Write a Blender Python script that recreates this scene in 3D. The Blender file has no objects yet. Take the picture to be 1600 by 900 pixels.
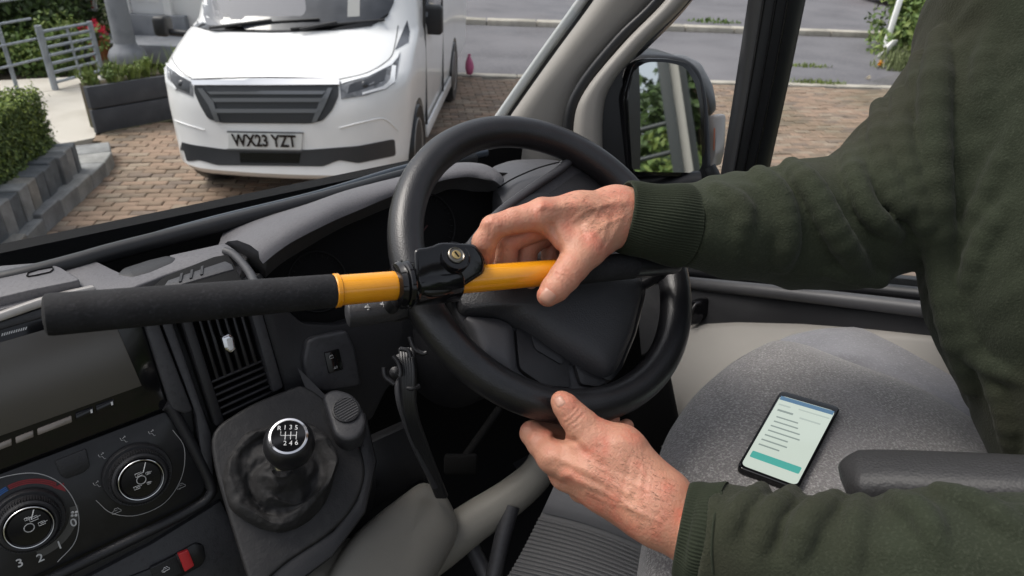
import bpy, bmesh, math, random
import numpy as np
from math import sin, cos, pi, radians, sqrt, atan2
from mathutils import Vector, Matrix, noise as mnoise
from mathutils.bvhtree import BVHTree
import openvdb as vdb

random.seed(7); RNG = np.random.default_rng(7)
SC = bpy.context.scene
COL = SC.collection

# ---------------------------------------------------------------- camera
F_PX = 1085.0; PITCH = radians(29.1); YAW = radians(40.0); ROLL = radians(2.4); EYE = Vector((0, 0, 2.0))
HEAD = Vector((sin(YAW), cos(YAW), 0)); SIDE = Vector((cos(YAW), -sin(YAW), 0)); UP = Vector((0, 0, 1))
FW = HEAD*cos(PITCH) - UP*sin(PITCH)
_cu = HEAD*sin(PITCH) + UP*cos(PITCH)
CR = SIDE*cos(ROLL) + _cu*sin(ROLL); CU = _cu*cos(ROLL) - SIDE*sin(ROLL)
cam_d = bpy.data.cameras.new('camera'); cam = bpy.data.objects.new('camera', cam_d); COL.objects.link(cam)
cam.matrix_world = Matrix(((CR.x, CU.x, -FW.x, EYE.x), (CR.y, CU.y, -FW.y, EYE.y), (CR.z, CU.z, -FW.z, EYE.z), (0, 0, 0, 1)))
cam_d.sensor_width = 36; cam_d.lens = 36*F_PX/1600; cam_d.clip_start = 0.02; cam_d.clip_end = 800
cam_d.dof.use_dof = True; cam_d.dof.focus_distance = 0.80; cam_d.dof.aperture_fstop = 9.5
SC.camera = cam
# ---------------------------------------------------------------- light
SUN_EL, SUN_AZ = radians(58), radians(318)       # azimuth measured from +Y towards +X
w = bpy.data.worlds.new('World'); SC.world = w; w.use_nodes = True
nt = w.node_tree; bg = nt.nodes['Background']
sky = nt.nodes.new('ShaderNodeTexSky'); sky.sky_type = 'NISHITA'; sky.sun_disc = False
sky.sun_elevation = SUN_EL; sky.sun_rotation = SUN_AZ; sky.air_density = 1.0; sky.dust_density = 5.0; sky.ozone_density = 1.0
hs = nt.nodes.new('ShaderNodeHueSaturation'); hs.inputs['Saturation'].default_value = 0.36
nt.links.new(sky.outputs[0], hs.inputs['Color']); nt.links.new(hs.outputs[0], bg.inputs[0]); bg.inputs[1].default_value = 0.15
sd = bpy.data.lights.new('sun', 'SUN'); sd.energy = 1.0; sd.angle = radians(26); sd.color = (1, .94, .85)
so = bpy.data.objects.new('sun', sd); COL.objects.link(so)
sdir = Vector((sin(SUN_AZ)*cos(SUN_EL), cos(SUN_AZ)*cos(SUN_EL), sin(SUN_EL)))
so.rotation_euler = sdir.to_track_quat('Z', 'Y').to_euler(); so.location = (0, 0, 12)
SC.view_settings.view_transform = 'Standard'; SC.view_settings.look = 'None'
SC.view_settings.exposure = 0.56; SC.view_settings.gamma = 1.0
SC.cycles.max_bounces = 8; SC.cycles.transparent_max_bounces = 16

# ---------------------------------------------------------------- measuring helpers
def ray(u, v): return FW + CR*((u-800)/F_PX) + CU*((450-v)/F_PX)
def D(u, v, d): return EYE + ray(u, v)*d
class Pl:
    """a plane in the place; call it with a viewing direction to find where that direction meets it"""
    def __init__(s, p, n): s.p = Vector(p); s.n = Vector(n).normalized()
    def __call__(s, u, v):
        q = ray(u, v); return EYE + q*((s.p-EYE).dot(s.n)/q.dot(s.n))
    def off(s, d): return Pl(s.p + s.n*d, s.n)
GROUND = Pl((0, 0, 0), (0, 0, 1))
def G(u, v, z=0): return Pl((0, 0, z), (0, 0, 1))(u, v)
def W(lat, fwd, z=0): return SIDE*lat + HEAD*fwd + UP*z
class Hit:
    def __init__(s, bvh, off=0, default=None): s.b = bvh; s.off = off; s.d = default; s.n = None
    def __call__(s, u, v):
        q = ray(u, v).normalized(); h = s.b.ray_cast(EYE, q)
        if h[0] is None:
            h = s.b.find_nearest(s.d(u, v) if s.d else EYE + q*5)
        n = h[1] if h[1].dot(q) < 0 else -h[1]
        s.n = n
        return h[0] + n*s.off

# ---------------------------------------------------------------- object helpers
WPOS = {}
def tag(o, label=None, cat=None, group=None, kind=None):
    if label: o['label'] = label
    if cat: o['category'] = cat
    if group: o['group'] = group
    if kind: o['kind'] = kind
    return o
def thing(name, loc, label, cat, group=None):
    o = bpy.data.objects.new(name, None); COL.objects.link(o); o.empty_display_size = .05
    o.location = loc; WPOS[o.name] = Vector(loc); return tag(o, label, cat, group)
def obj(name, vs, fs, m, parent=None, smooth=True, label=None, cat=None, group=None, kind=None, sharp=None):
    vs = np.array([tuple(v) for v in vs], float) if not isinstance(vs, np.ndarray) else vs
    c = (vs.min(0)+vs.max(0))/2
    me = bpy.data.meshes.new(name); me.from_pydata((vs-c).tolist() if len(vs) < 200000 else (vs-c), [], fs if isinstance(fs, list) else fs.tolist())
    me.materials.append(m)
    if smooth:
        me.polygons.foreach_set('use_smooth', [True]*len(me.polygons))
        if sharp: me.set_sharp_from_angle(angle=radians(sharp))
    me.update()
    o = bpy.data.objects.new(name, me); COL.objects.link(o)
    c = Vector(c); WPOS[o.name] = c
    if parent is not None: o.parent = parent; o.location = c - WPOS[parent.name]
    else: o.location = c
    return tag(o, label, cat, group, kind)
def bm_obj(name, bm, m, parent=None, sharp=35, **k):
    bmesh.ops.recalc_face_normals(bm, faces=bm.faces)
    bm.verts.index_update()
    return obj(name, [v.co.copy() for v in bm.verts], [[v.index for v in f.verts] for f in bm.faces], m, parent, sharp=sharp, **k)
class MB:
    """collects pieces of ONE part"""
    def __init__(s): s.v = []; s.f = []
    def add(s, vs, fs):
        n = len(s.v); s.v += [Vector(v) for v in vs]; s.f += [[i+n for i in f] for f in fs]; return s
    def build(s, name, m, parent=None, **k): return obj(name, s.v, s.f, m, parent, **k)
def bvh_of(o):
    wp = WPOS[o.name]
    return BVHTree.FromPolygons([v.co+wp for v in o.data.vertices], [list(p.vertices) for p in o.data.polygons])

# ---------------------------------------------------------------- shapes
def rnd(poly, r, n=4):
    """round the corners of a 2-D or 3-D polygon"""
    P = [Vector(p) for p in poly]; out = []
    for i, p in enumerate(P):
        a, b = P[i-1]-p, P[(i+1) % len(P)]-p
        ri = min(r, a.length*.45, b.length*.45); A = p+a.normalized()*ri; B = p+b.normalized()*ri
        for k in range(n+1):
            t = k/n; out.append(A*(1-t)**2 + p*2*t*(1-t) + B*t*t)
    return out
def cr(pts, n=8, closed=False):
    P = [Vector(p) for p in pts]; out = []; N = len(P)
    for i in range(N if closed else N-1):
        p0 = P[(i-1) % N] if closed or i > 0 else P[0]*2-P[1]
        p1, p2 = P[i], P[(i+1) % N]
        p3 = P[(i+2) % N] if closed or i+2 < N else P[-1]*2-P[-2]
        for k in range(n):
            t = k/n
            out.append(.5*((2*p1)+(p2-p0)*t+(2*p0-5*p1+4*p2-p3)*t*t+(3*p1-p0-3*p2+p3)*t**3))
    if not closed: out.append(P[-1].copy())
    return out
def prism_bm(poly, vec, bev=0, seg=2):
    """solid from a polygon pushed along vec (the polygon is the seen face)"""
    bm = bmesh.new(); vs = [bm.verts.new(p) for p in poly]
    f = bm.faces.new(vs)
    r = bmesh.ops.extrude_face_region(bm, geom=[f])
    nv = [g for g in r['geom'] if isinstance(g, bmesh.types.BMVert)]
    bmesh.ops.translate(bm, verts=nv, vec=vec)
    bmesh.ops.recalc_face_normals(bm, faces=bm.faces)
    if bev:
        es = [e for e in bm.edges if len(e.link_faces) == 2 and e.calc_face_angle(0) > radians(40)]
        bmesh.ops.bevel(bm, geom=es, offset=bev, segments=seg, profile=.5, affect='EDGES', clamp_overlap=True)
    return bm
def prism(name, poly, vec, m, parent=None, bev=0, seg=2, **k):
    bm = prism_bm(poly, Vector(vec), bev, seg)
    bmesh.ops.triangulate(bm, faces=[f for f in bm.faces if len(f.verts) > 4])
    o = bm_obj(name, bm, m, parent, **k); bm.free(); return o
def plate(name, px, pl, th, m, parent=None, bev=.002, r=0, lift=0, seg=2, **k):
    """flat solid whose face lies on plane pl over the outline px; th goes behind the face"""
    p2 = rnd(px, r) if r else px
    P = pl.off(lift) if lift else pl
    return prism(name, [P(p[0], p[1]) for p in p2], -pl.n*th, m, parent, bev, seg, **k)
def frames(pts, closed=False):
    n = len(pts); T = []
    for i in range(n):
        a = pts[(i-1) % n] if closed or i > 0 else pts[0]; b = pts[(i+1) % n] if closed or i < n-1 else pts[-1]
        T.append((b-a).normalized())
    u = T[0].orthogonal().normalized(); out = []
    for t in T:
        u = (u - t*u.dot(t)).normalized(); out.append((t, u, t.cross(u)))
    return out
def tube_vf(pts, rad, seg=14, caps=True, closed=False):
    pts = [Vector(p) for p in pts]; n = len(pts)
    if not hasattr(rad, '__len__'): rad = [rad]*n
    fr = frames(pts, closed); vs = []; fs = []
    for i in range(n):
        t, a, b = fr[i]
        for k in range(seg):
            q = 2*pi*k/seg; vs.append(pts[i] + (a*cos(q)+b*sin(q))*rad[i])
    for i in range(n if closed else n-1):
        j = (i+1) % n
        for k in range(seg):
            k2 = (k+1) % seg; fs.append([i*seg+k, i*seg+k2, j*seg+k2, j*seg+k])
    if caps and not closed:
        fs.append(list(range(seg))[::-1]); fs.append([(n-1)*seg+k for k in range(seg)])
    return vs, fs
def tube(name, pts, rad, m, parent=None, seg=14, caps=True, closed=False, sharp=50, **k):
    v, f = tube_vf(pts, rad, seg, caps, closed); return obj(name, v, f, m, parent, sharp=sharp, **k)
def grid_vf(rows, closed_u=False):
    n, mm = len(rows), len(rows[0]); vs = [Vector(p) for r in rows for p in r]; fs = []
    for i in range(n-1):
        for j in range(mm if closed_u else mm-1):
            j2 = (j+1) % mm; fs.append([i*mm+j, i*mm+j2, (i+1)*mm+j2, (i+1)*mm+j])
    return vs, fs
def lathe_vf(prof, c, ax, seg=40, e1=None):
    """profile of (radius, height) about axis ax at c"""
    ax = Vector(ax).normalized(); e1 = Vector(e1) if e1 else ax.orthogonal(); e1 = (e1-ax*e1.dot(ax)).normalized(); e2 = ax.cross(e1)
    vs = []; fs = []; n = len(prof)
    for r, h in prof:
        for k in range(seg):
            q = 2*pi*k/seg; vs.append(Vector(c)+ax*h+(e1*cos(q)+e2*sin(q))*r)
    for i in range(n-1):
        for k in range(seg):
            k2 = (k+1) % seg; fs.append([i*seg+k, i*seg+k2, (i+1)*seg+k2, (i+1)*seg+k])
    fs.append([k for k in range(seg)][::-1]); fs.append([(n-1)*seg+k for k in range(seg)])
    return vs, fs
def lathe(name, prof, c, ax, m, parent=None, seg=40, sharp=40, **k):
    v, f = lathe_vf(prof, c, ax, seg); return obj(name, v, f, m, parent, sharp=sharp, **k)
def box_vf(c, x, y, z, sx, sy, sz):
    c = Vector(c); vs = []
    for k in (-.5, .5):
        for j in (-.5, .5):
            for i in (-.5, .5): vs.append(c+x*sx*i+y*sy*j+z*sz*k)
    return vs, [[0, 2, 3, 1], [4, 5, 7, 6], [0, 1, 5, 4], [2, 6, 7, 3], [0, 4, 6, 2], [1, 3, 7, 5]]
def box(name, c, x, y, z, sx, sy, sz, m, parent=None, bev=0, seg=2, **k):
    v, f = box_vf(c, x, y, z, sx, sy, sz); bm = bmesh.new(); bv = [bm.verts.new(p) for p in v]
    for q in f: bm.faces.new([bv[i] for i in q])
    bmesh.ops.recalc_face_normals(bm, faces=bm.faces)
    if bev: bmesh.ops.bevel(bm, geom=bm.edges[:], offset=bev, segments=seg, profile=.5, affect='EDGES', clamp_overlap=True)
    o = bm_obj(name, bm, m, parent, **k); bm.free(); return o
def dome(name, poly, n, hfun, m, parent=None, layers=10, skirt=.01, centre=None, **k):
    """cushion-like face over a star-shaped outline; hfun(t) height along n, t=1 at the edge, 0 at the middle"""
    n = Vector(n); P = [Vector(p) for p in poly]; c = Vector(centre) if centre else sum(P, Vector())/len(P)
    rows = [[p - n*skirt for p in P]]
    for i in range(layers+1):
        t = 1-i/layers; t = max(t, .02)
        rows.append([c+(p-c)*t+n*hfun(t) for p in P])
    v, f = grid_vf(rows, True); v.append(c+n*hfun(0)); L = len(P); b = len(rows)-1
    for j in range(L): f.append([b*L+j, b*L+(j+1) % L, len(v)-1])
    bm = bmesh.new(); bv = [bm.verts.new(p) for p in v]
    for q in f: bm.faces.new([bv[i] for i in q])
    o = bm_obj(name, bm, m, parent, **dict(dict(sharp=50), **k)); bm.free(); return o
def patch(name, px, hit, th, m, parent=None, step=10, lift=.004, **k):
    """outline px laid on a curved surface (hit) as a solid of thickness th"""
    bm = bmesh.new(); vs = []
    n = len(px); dense = []
    for i in range(n):
        a, b = Vector(px[i]), Vector(px[(i+1) % n]); kq = max(1, int((b-a).length/step))
        dense += [a+(b-a)*(t/kq) for t in range(kq)]
    vs = [bm.verts.new((p.x, p.y, 0)) for p in dense]
    f = bm.faces.new(vs); bmesh.ops.triangulate(bm, faces=[f])
    for _ in range(3):
        es = [e for e in bm.edges if e.calc_length() > step*1.6]
        if not es: break
        bmesh.ops.subdivide_edges(bm, edges=es, cuts=1); bmesh.ops.triangulate(bm, faces=bm.faces[:])
    front = []; back = []
    for v in bm.verts:
        p = hit(v.co.x, v.co.y); nn = hit.n; front.append(p+nn*lift); back.append(p+nn*(lift-th))
    bm.verts.index_update()
    F = [[v.index for v in q.verts] for q in bm.faces]; N = len(front)
    E = [[v.index for v in e.verts] for e in bm.edges if len(e.link_faces) == 1]
    faces = F+[[i+N for i in q[::-1]] for q in F]+[[a, b, b+N, a+N] for a, b in E]
    bm.free(); b2 = bmesh.new(); bv = [b2.verts.new(p) for p in front+back]
    for q in faces:
        try: b2.faces.new([bv[i] for i in q])
        except ValueError: pass
    o = bm_obj(name, b2, m, parent, **k); b2.free(); return o
def text(name, s, c, x, y, size, m, parent=None, th=.0006, sx=1.0, bold=0, align='CENTER', **k):
    cu = bpy.data.curves.new(name, 'FONT'); cu.body = s; cu.size = 1; cu.extrude = .01; cu.offset = bold
    cu.align_x = align; cu.align_y = 'CENTER'; cu.resolution_u = 3
    t = bpy.data.objects.new(name+'_tmp', cu); COL.objects.link(t)
    dg = bpy.context.evaluated_depsgraph_get(); me = bpy.data.meshes.new_from_object(t.evaluated_get(dg))
    x = Vector(x).normalized(); y = Vector(y); y = (y-x*y.dot(x)).normalized(); z = x.cross(y)
    vs = [Vector(c)+x*v.co.x*size*sx+y*v.co.y*size+z*(v.co.z/.02*th) for v in me.vertices]
    fs = [list(p.vertices) for p in me.polygons]
    bpy.data.objects.remove(t); bpy.data.curves.remove(cu); bpy.data.meshes.remove(me)
    return obj(name, vs, fs, m, parent, smooth=False, **k)
# ---- sculpting with distance fields
def rcone(P, a, b, r1, r2):
    a = np.array(a); b = np.array(b); ba = b-a; l2 = ba@ba; rr = r1-r2; a2 = l2-rr*rr; il2 = 1/l2
    pa = P-a; y = pa@ba; z = y-l2; x2 = ((pa*l2-y[..., None]*ba)**2).sum(-1); y2 = y*y*l2; z2 = z*z*l2
    kk = np.sign(rr)*rr*rr*x2
    d = (np.sqrt(x2*a2*il2)+y*rr)*il2-r1
    d = np.where(np.sign(z)*a2*z2 > kk, np.sqrt(x2+z2)*il2-r2, d)
    d = np.where(np.sign(y)*a2*y2 < kk, np.sqrt(x2+y2)*il2-r1, d)
    return d
def smin(a, b, k):
    h = np.clip(.5+.5*(b-a)/k, 0, 1); return b*(1-h)+a*h-k*h*(1-h)
def sdf_mesh(fn, lo, hi, vox):
    lo = np.array(lo, float); hi = np.array(hi, float); n = np.ceil((hi-lo)/vox).astype(int)+1
    arr = np.empty(n, np.float32); ys = lo[1]+np.arange(n[1])*vox; zs = lo[2]+np.arange(n[2])*vox
    B = 12; bgv0 = 3.2*vox; arr[:] = bgv0; nb = (n+B-1)//B
    cx_ = [lo[k]+(np.arange(nb[k])*B+(B-1)/2)*vox for k in range(3)]
    C0 = np.stack(np.meshgrid(*cx_, indexing='ij'), -1); dc = fn(C0); rad = B*vox*.90+.022
    xs = lo[0]+np.arange(n[0])*vox
    for i in range(nb[0]):
        for j in range(nb[1]):
            near = np.abs(dc[i, j]) < rad
            sl = (slice(i*B, min(n[0], i*B+B)), slice(j*B, min(n[1], j*B+B)))
            for k in range(nb[2]):
                if not near[k]: arr[sl[0], sl[1], k*B:(k+1)*B] = np.clip(dc[i, j, k], -bgv0, bgv0)
            ks = np.nonzero(near)[0]
            if len(ks):
                idx = np.concatenate([np.arange(k*B, min(n[2], k*B+B)) for k in ks])
                P = np.stack(np.meshgrid(xs[sl[0]], ys[sl[1]], zs[idx], indexing='ij'), -1)
                arr[sl[0], sl[1], idx] = fn(P)
    bgv = 3*vox; arr = np.clip(arr, -bgv, bgv)
    g = vdb.FloatGrid(bgv); g.copyFromArray(arr); pts, quads = g.convertToQuads(isovalue=0)
    return pts.astype(float)*vox+lo, quads[:, ::-1]
EYEN = np.array(EYE); FWN = np.array(FW); CRN = np.array(CR); CUN = np.array(CU)
def toPx(P):
    d = P-EYEN; z = d@FWN; return 800+F_PX*(d@CRN)/z, 450-F_PX*(d@CUN)/z, z
def px2m(r, d): return r*d/F_PX

# ---------------------------------------------------------------- materials
def mat(name, col, rough=.5, spec=.5, metal=0, bump=(), var=None, coat=0, emit=None, sss=0, sheen=0, alpha=None):
    m = bpy.data.materials.new(name); m.use_nodes = True; t = m.node_tree; b = t.nodes['Principled BSDF']; L = t.links
    b.inputs['Base Color'].default_value = (*col, 1); b.inputs['Roughness'].default_value = rough
    b.inputs['Specular IOR Level'].default_value = spec; b.inputs['Metallic'].default_value = metal
    b.inputs['Coat Weight'].default_value = coat; b.inputs['Coat Roughness'].default_value = .06
    if sss: b.inputs['Subsurface Weight'].default_value = sss; b.inputs['Subsurface Radius'].default_value = (1, .35, .2); b.inputs['Subsurface Scale'].default_value = .004
    if sheen: b.inputs['Sheen Weight'].default_value = sheen; b.inputs['Sheen Roughness'].default_value = .5
    if emit: b.inputs['Emission Color'].default_value = (*emit[0], 1); b.inputs['Emission Strength'].default_value = emit[1]
    tc = t.nodes.new('ShaderNodeTexCoord')
    def tex(kind, sc, det=4, obj=None, stretch=None):
        v = tc.outputs['Object']
        if stretch:
            mp = t.nodes.new('ShaderNodeMapping'); mp.inputs['Scale'].default_value = stretch; L.new(v, mp.inputs[0]); v = mp.outputs[0]
        if kind == 'vor':
            n = t.nodes.new('ShaderNodeTexVoronoi'); n.inputs['Scale'].default_value = sc; L.new(v, n.inputs['Vector']); return n.outputs['Distance']
        if kind == 'wave':
            n = t.nodes.new('ShaderNodeTexWave'); n.inputs['Scale'].default_value = sc; n.inputs['Distortion'].default_value = 1; L.new(v, n.inputs['Vector']); return n.outputs['Fac']
        n = t.nodes.new('ShaderNodeTexNoise'); n.inputs['Scale'].default_value = sc; n.inputs['Detail'].default_value = det; L.new(v, n.inputs['Vector']); return n.outputs['Fac']
    last = None
    for q in bump:
        kind, sc, st, dist = q[:4]
        bn = t.nodes.new('ShaderNodeBump'); bn.inputs['Strength'].default_value = st; bn.inputs['Distance'].default_value = dist
        L.new(tex(kind, sc, stretch=q[4] if len(q) > 4 else None), bn.inputs['Height'])
        if last: L.new(last, bn.inputs['Normal'])
        last = bn.outputs[0]
    if last: L.new(last, b.inputs['Normal'])
    colout = None
    for q in (var or []):
        kind, sc, c2, lo, hi = q[:5]
        mx = t.nodes.new('ShaderNodeMix'); mx.data_type = 'RGBA'; rp = t.nodes.new('ShaderNodeMapRange')
        rp.inputs[1].default_value = lo; rp.inputs[2].default_value = hi
        L.new(tex(kind, sc, stretch=q[5] if len(q) > 5 else None), rp.inputs[0]); L.new(rp.outputs[0], mx.inputs[0])
        if colout: L.new(colout, mx.inputs[6])
        else: mx.inputs[6].default_value = (*col, 1)
        mx.inputs[7].default_value = (*c2, 1); colout = mx.outputs[2]
    if colout: L.new(colout, b.inputs['Base Color'])
    return m
def glass(name, tint=(1, 1, 1), rough=0, gloss=1.0):
    """thin pane: what lies behind, plus a mirror-like reflection that grows at grazing angles"""
    m = bpy.data.materials.new(name); m.use_nodes = True; t = m.node_tree; t.nodes.remove(t.nodes['Principled BSDF'])
    tr = t.nodes.new('ShaderNodeBsdfTransparent'); tr.inputs[0].default_value = (*tint, 1)
    gl = t.nodes.new('ShaderNodeBsdfGlossy'); gl.inputs['Roughness'].default_value = rough
    fr = t.nodes.new('ShaderNodeFresnel'); fr.inputs[0].default_value = 1.35
    ml = t.nodes.new('ShaderNodeMath'); ml.operation = 'MULTIPLY'; ml.inputs[1].default_value = gloss
    mx = t.nodes.new('ShaderNodeMixShader'); L = t.links
    L.new(fr.outputs[0], ml.inputs[0]); L.new(ml.outputs[0], mx.inputs[0]); L.new(tr.outputs[0], mx.inputs[1]); L.new(gl.outputs[0], mx.inputs[2])
    L.new(mx.outputs[0], t.nodes['Material Output'].inputs[0]); return m
M = {}
M['plastic'] = mat('black_plastic', (.016, .016, .018), .46, .4, bump=[('noise', 420, .28, .0009), ('vor', 520, .15, .0006)])
M['plastic_grey'] = mat('charcoal_plastic', (.034, .034, .038), .48, .42, bump=[('noise', 420, .3, .0009), ('vor', 520, .15, .0006)], var=[('noise', 9, (.042, .042, .046), .4, .7), ('noise', 160, (.027, .027, .03), .52, .7)])
M['dash_grey'] = mat('grey_dash_skin', (.10, .098, .106), .52, .45, bump=[('noise', 420, .4, .001)], var=[('noise', 7, (.12, .117, .123), .4, .7), ('noise', 300, (.085, .083, .089), .5, .7)])
M['plastic_smooth'] = mat('smooth_black_plastic', (.012, .012, .0135), .33, .42, bump=[('noise', 60, .06, .002)], var=[('noise', 90, (.018, .018, .02), .5, .75)])
M['gloss'] = mat('gloss_black', (.005, .005, .006), .1, .45, bump=[('noise', 35, .03, .002)])
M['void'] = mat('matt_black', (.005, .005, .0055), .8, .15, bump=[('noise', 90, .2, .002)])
M['rim'] = mat('leather_grain_black', (.010, .010, .0115), .33, .55, bump=[('vor', 560, .24, .0007), ('noise', 90, .12, .001)], var=[('noise', 30, (.014, .014, .016), .45, .7)])
M['pad'] = mat('pad_black', (.036, .036, .039), .48, .45, bump=[('vor', 500, .38, .0009)])
M['foam'] = mat('black_foam', (.010, .010, .0115), .8, .35, bump=[('noise', 420, .35, .0009), ('vor', 520, .2, .0006)], var=[('noise', 40, (.017, .017, .019), .45, .75), ('noise', 320, (.024, .024, .027), .55, .75)])
M['yellow'] = mat('yellow_paint', (.80, .33, .008), .24, .5, coat=.5, bump=[('noise', 25, .04, .002)], var=[('noise', 30, (.72, .27, .006), .4, .8)])
M['beige'] = mat('beige_trim', (.27, .256, .235), .5, .35, bump=[('noise', 420, .25, .0009)], var=[('noise', 4, (.235, .222, .204), .4, .7)])
M['beige_dark'] = mat('taupe_trim', (.21, .20, .185), .55, .35, bump=[('noise', 300, .25, .001)], var=[('noise', 12, (.17, .165, .155), .45, .7)])
M['silver'] = mat('satin_silver', (.42, .40, .38), .38, .5, .4, bump=[('noise', 200, .1, .001)], var=[('noise', 40, (.33, .31, .29), .45, .7)])
M['chrome'] = mat('chrome', (.7, .7, .72), .14, .5, 1)
M['gunmetal'] = mat('gunmetal', (.20, .185, .16), .3, .5, 1)
M['brass'] = mat('brass', (.62, .45, .2), .28, .5, 1)
M['rubber'] = mat('black_rubber', (.011, .0115, .013), .38, .45, bump=[('noise', 80, .1, .002)])
M['leather'] = mat('crinkled_leather', (.013, .0125, .0135), .55, .42, bump=[('noise', 40, .35, .003), ('noise', 140, .25, .0012), ('vor', 420, .2, .0008)], var=[('noise', 90, (.022, .021, .021), .5, .75)])
M['gaiter'] = mat('gaiter_cloth', (.018, .0175, .018), .7, .3, bump=[('noise', 60, .4, .003), ('noise', 160, .4, .0012), ('vor', 380, .25, .0008)], var=[('noise', 300, (.023, .0225, .023), .5, .75)])
M['seat'] = mat('grey_pile_fabric', (.155, .148, .147), .95, .1, sheen=.4, bump=[('vor', 420, .5, .002), ('noise', 520, .4, .0015)], var=[('noise', 330, (.35, .34, .33), .48, .70), ('noise', 400, (.11, .105, .106), .56, .74), ('noise', 14, (.21, .20, .205), .5, .8)])
M['seatside'] = mat('blue_grey_velour', (.17, .17, .185), .9, .1, sheen=.5, bump=[('noise', 300, .5, .002)], var=[('noise', 12, (.225, .225, .245), .4, .75), ('noise', 330, (.28, .28, .3), .55, .75)])
M['sweat'] = mat('dark_green_fleece', (.026, .031, .0205), .95, .08, sheen=.06, bump=[('noise', 460, .7, .0016), ('noise', 90, .25, .003)], var=[('noise', 6, (.034, .041, .026), .35, .7), ('noise', 420, (.044, .051, .035), .52, .72), ('noise', 2.5, (.033, .032, .022), .5, .7)])
M['cuff'] = mat('ribbed_green_cuff', (.024, .029, .019), .95, .08, sheen=.06, bump=[('noise', 500, .4, .001)], var=[('noise', 380, (.028, .034, .022), .5, .7)])
M['skin'] = mat('skin', (.48, .235, .155), .47, .4, sss=.12,
                bump=[('noise', 95, .32, .0024), ('vor', 320, .30, .0010, (1, 2.0, 1)), ('noise', 210, .40, .0012, (2.2, 1, 1)), ('noise', 38, .25, .004)],
                var=[('noise', 42, (.50, .175, .115), .43, .68), ('noise', 120, (.48, .235, .16), .54, .74), ('noise', 24, (.52, .265, .17), .50, .78), ('noise', 420, (.50, .22, .155), .56, .74)])
M['nail'] = mat('nail', (.47, .25, .18), .38, .5, sss=.2, bump=[('noise', 80, .1, .001)])
M['white_print'] = mat('white_print', (.6, .6, .6), .5)
M['grey_print'] = mat('grey_print', (.36, .36, .36), .5)
M['red'] = mat('red_plastic', (.50, .025, .03), .35)
M['redprint'] = mat('red_print', (.20, .015, .02), .5)
M['blueprint'] = mat('blue_print', (.02, .09, .28), .5)
M['glass'] = glass('clear_glass', (.97, .98, .98), 0, .065)
M['mirror'] = mat('mirror_glass', (.82, .84, .84), .02, .5, 1)
# ================================================================ OUTSIDE
M['soil'] = mat('soil', (.09, .075, .055), .95, .1, bump=[('noise', 8, .5, .02)], var=[('noise', 1.2, (.06, .08, .03), .45, .6)])
M['asphalt'] = mat('asphalt', (.15, .147, .158), .85, .25, bump=[('noise', 90, .5, .006)], var=[('noise', 1.1, (.115, .112, .122), .4, .65), ('noise', 60, (.21, .205, .21), .52, .7), ('noise', .5, (.18, .175, .185), .5, .7)])
M['oldasphalt'] = mat('worn_asphalt', (.155, .15, .155), .9, .2, bump=[('noise', 60, .6, .01)], var=[('noise', 2.2, (.10, .098, .10), .42, .6), ('noise', 50, (.23, .22, .21), .55, .7)])
M['concrete'] = mat('pale_concrete', (.50, .47, .42), .9, .2, bump=[('noise', 40, .3, .005)], var=[('noise', 2, (.42, .39, .34), .45, .65)])
M['kerb'] = mat('pale_kerb', (.42, .39, .34), .9, .2, bump=[('noise', 50, .3, .005)], var=[('noise', 4, (.3, .28, .24), .45, .7)])
M['jointsand'] = mat('joint_sand', (.17, .14, .11), .95, .1, bump=[('noise', 90, .5, .004)], var=[('noise', 3, (.08, .085, .045), .5, .65)])
BR = [mat('paver_%d' % i, c, .85, .2, bump=[('noise', 60, .4, .005)], var=[('noise', 9, tuple(x*.72 for x in c), .42, .7), ('noise', 70, tuple(x*1.25 for x in c), .55, .75), ('noise', .9, tuple(x*y for x, y in zip(c, (.72, .76, .72))), .46, .66)])
      for i, c in enumerate([(.265, .195, .145), (.30, .215, .16), (.225, .175, .135), (.30, .24, .185), (.205, .16, .13)])]
ST = [mat('stone_%d' % i, c, .9, .2, bump=[('noise', 25, .5, .012), ('noise', 120, .4, .004)], var=[('noise', 7, tuple(x*.6 for x in c), .4, .7)])
      for i, c in enumerate([(.135, .145, .155), (.18, .185, .19), (.11, .118, .13), (.26, .25, .23), (.27, .275, .275), (.32, .32, .31), (.24, .245, .25)])]
LEAF = [mat('leaf_%d' % i, c, .6, .35, sss=0) for i, c in enumerate([(.075, .12, .03), (.10, .16, .035), (.05, .085, .022), (.16, .21, .05), (.035, .06, .02)])]

ground = obj('ground', [(-150, -150, -.06), (200, -150, -.06), (200, 200, -.06), (-150, 200, -.06)], [[0, 1, 2, 3]], M['soil'], kind='structure')
def sheet(name, pts, z, m, th=.05, **k):
    k.setdefault('kind', 'structure')
    return prism(name, [Vector((p[0], p[1], z)) for p in pts], (0, 0, -th), m, **k)
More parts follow.
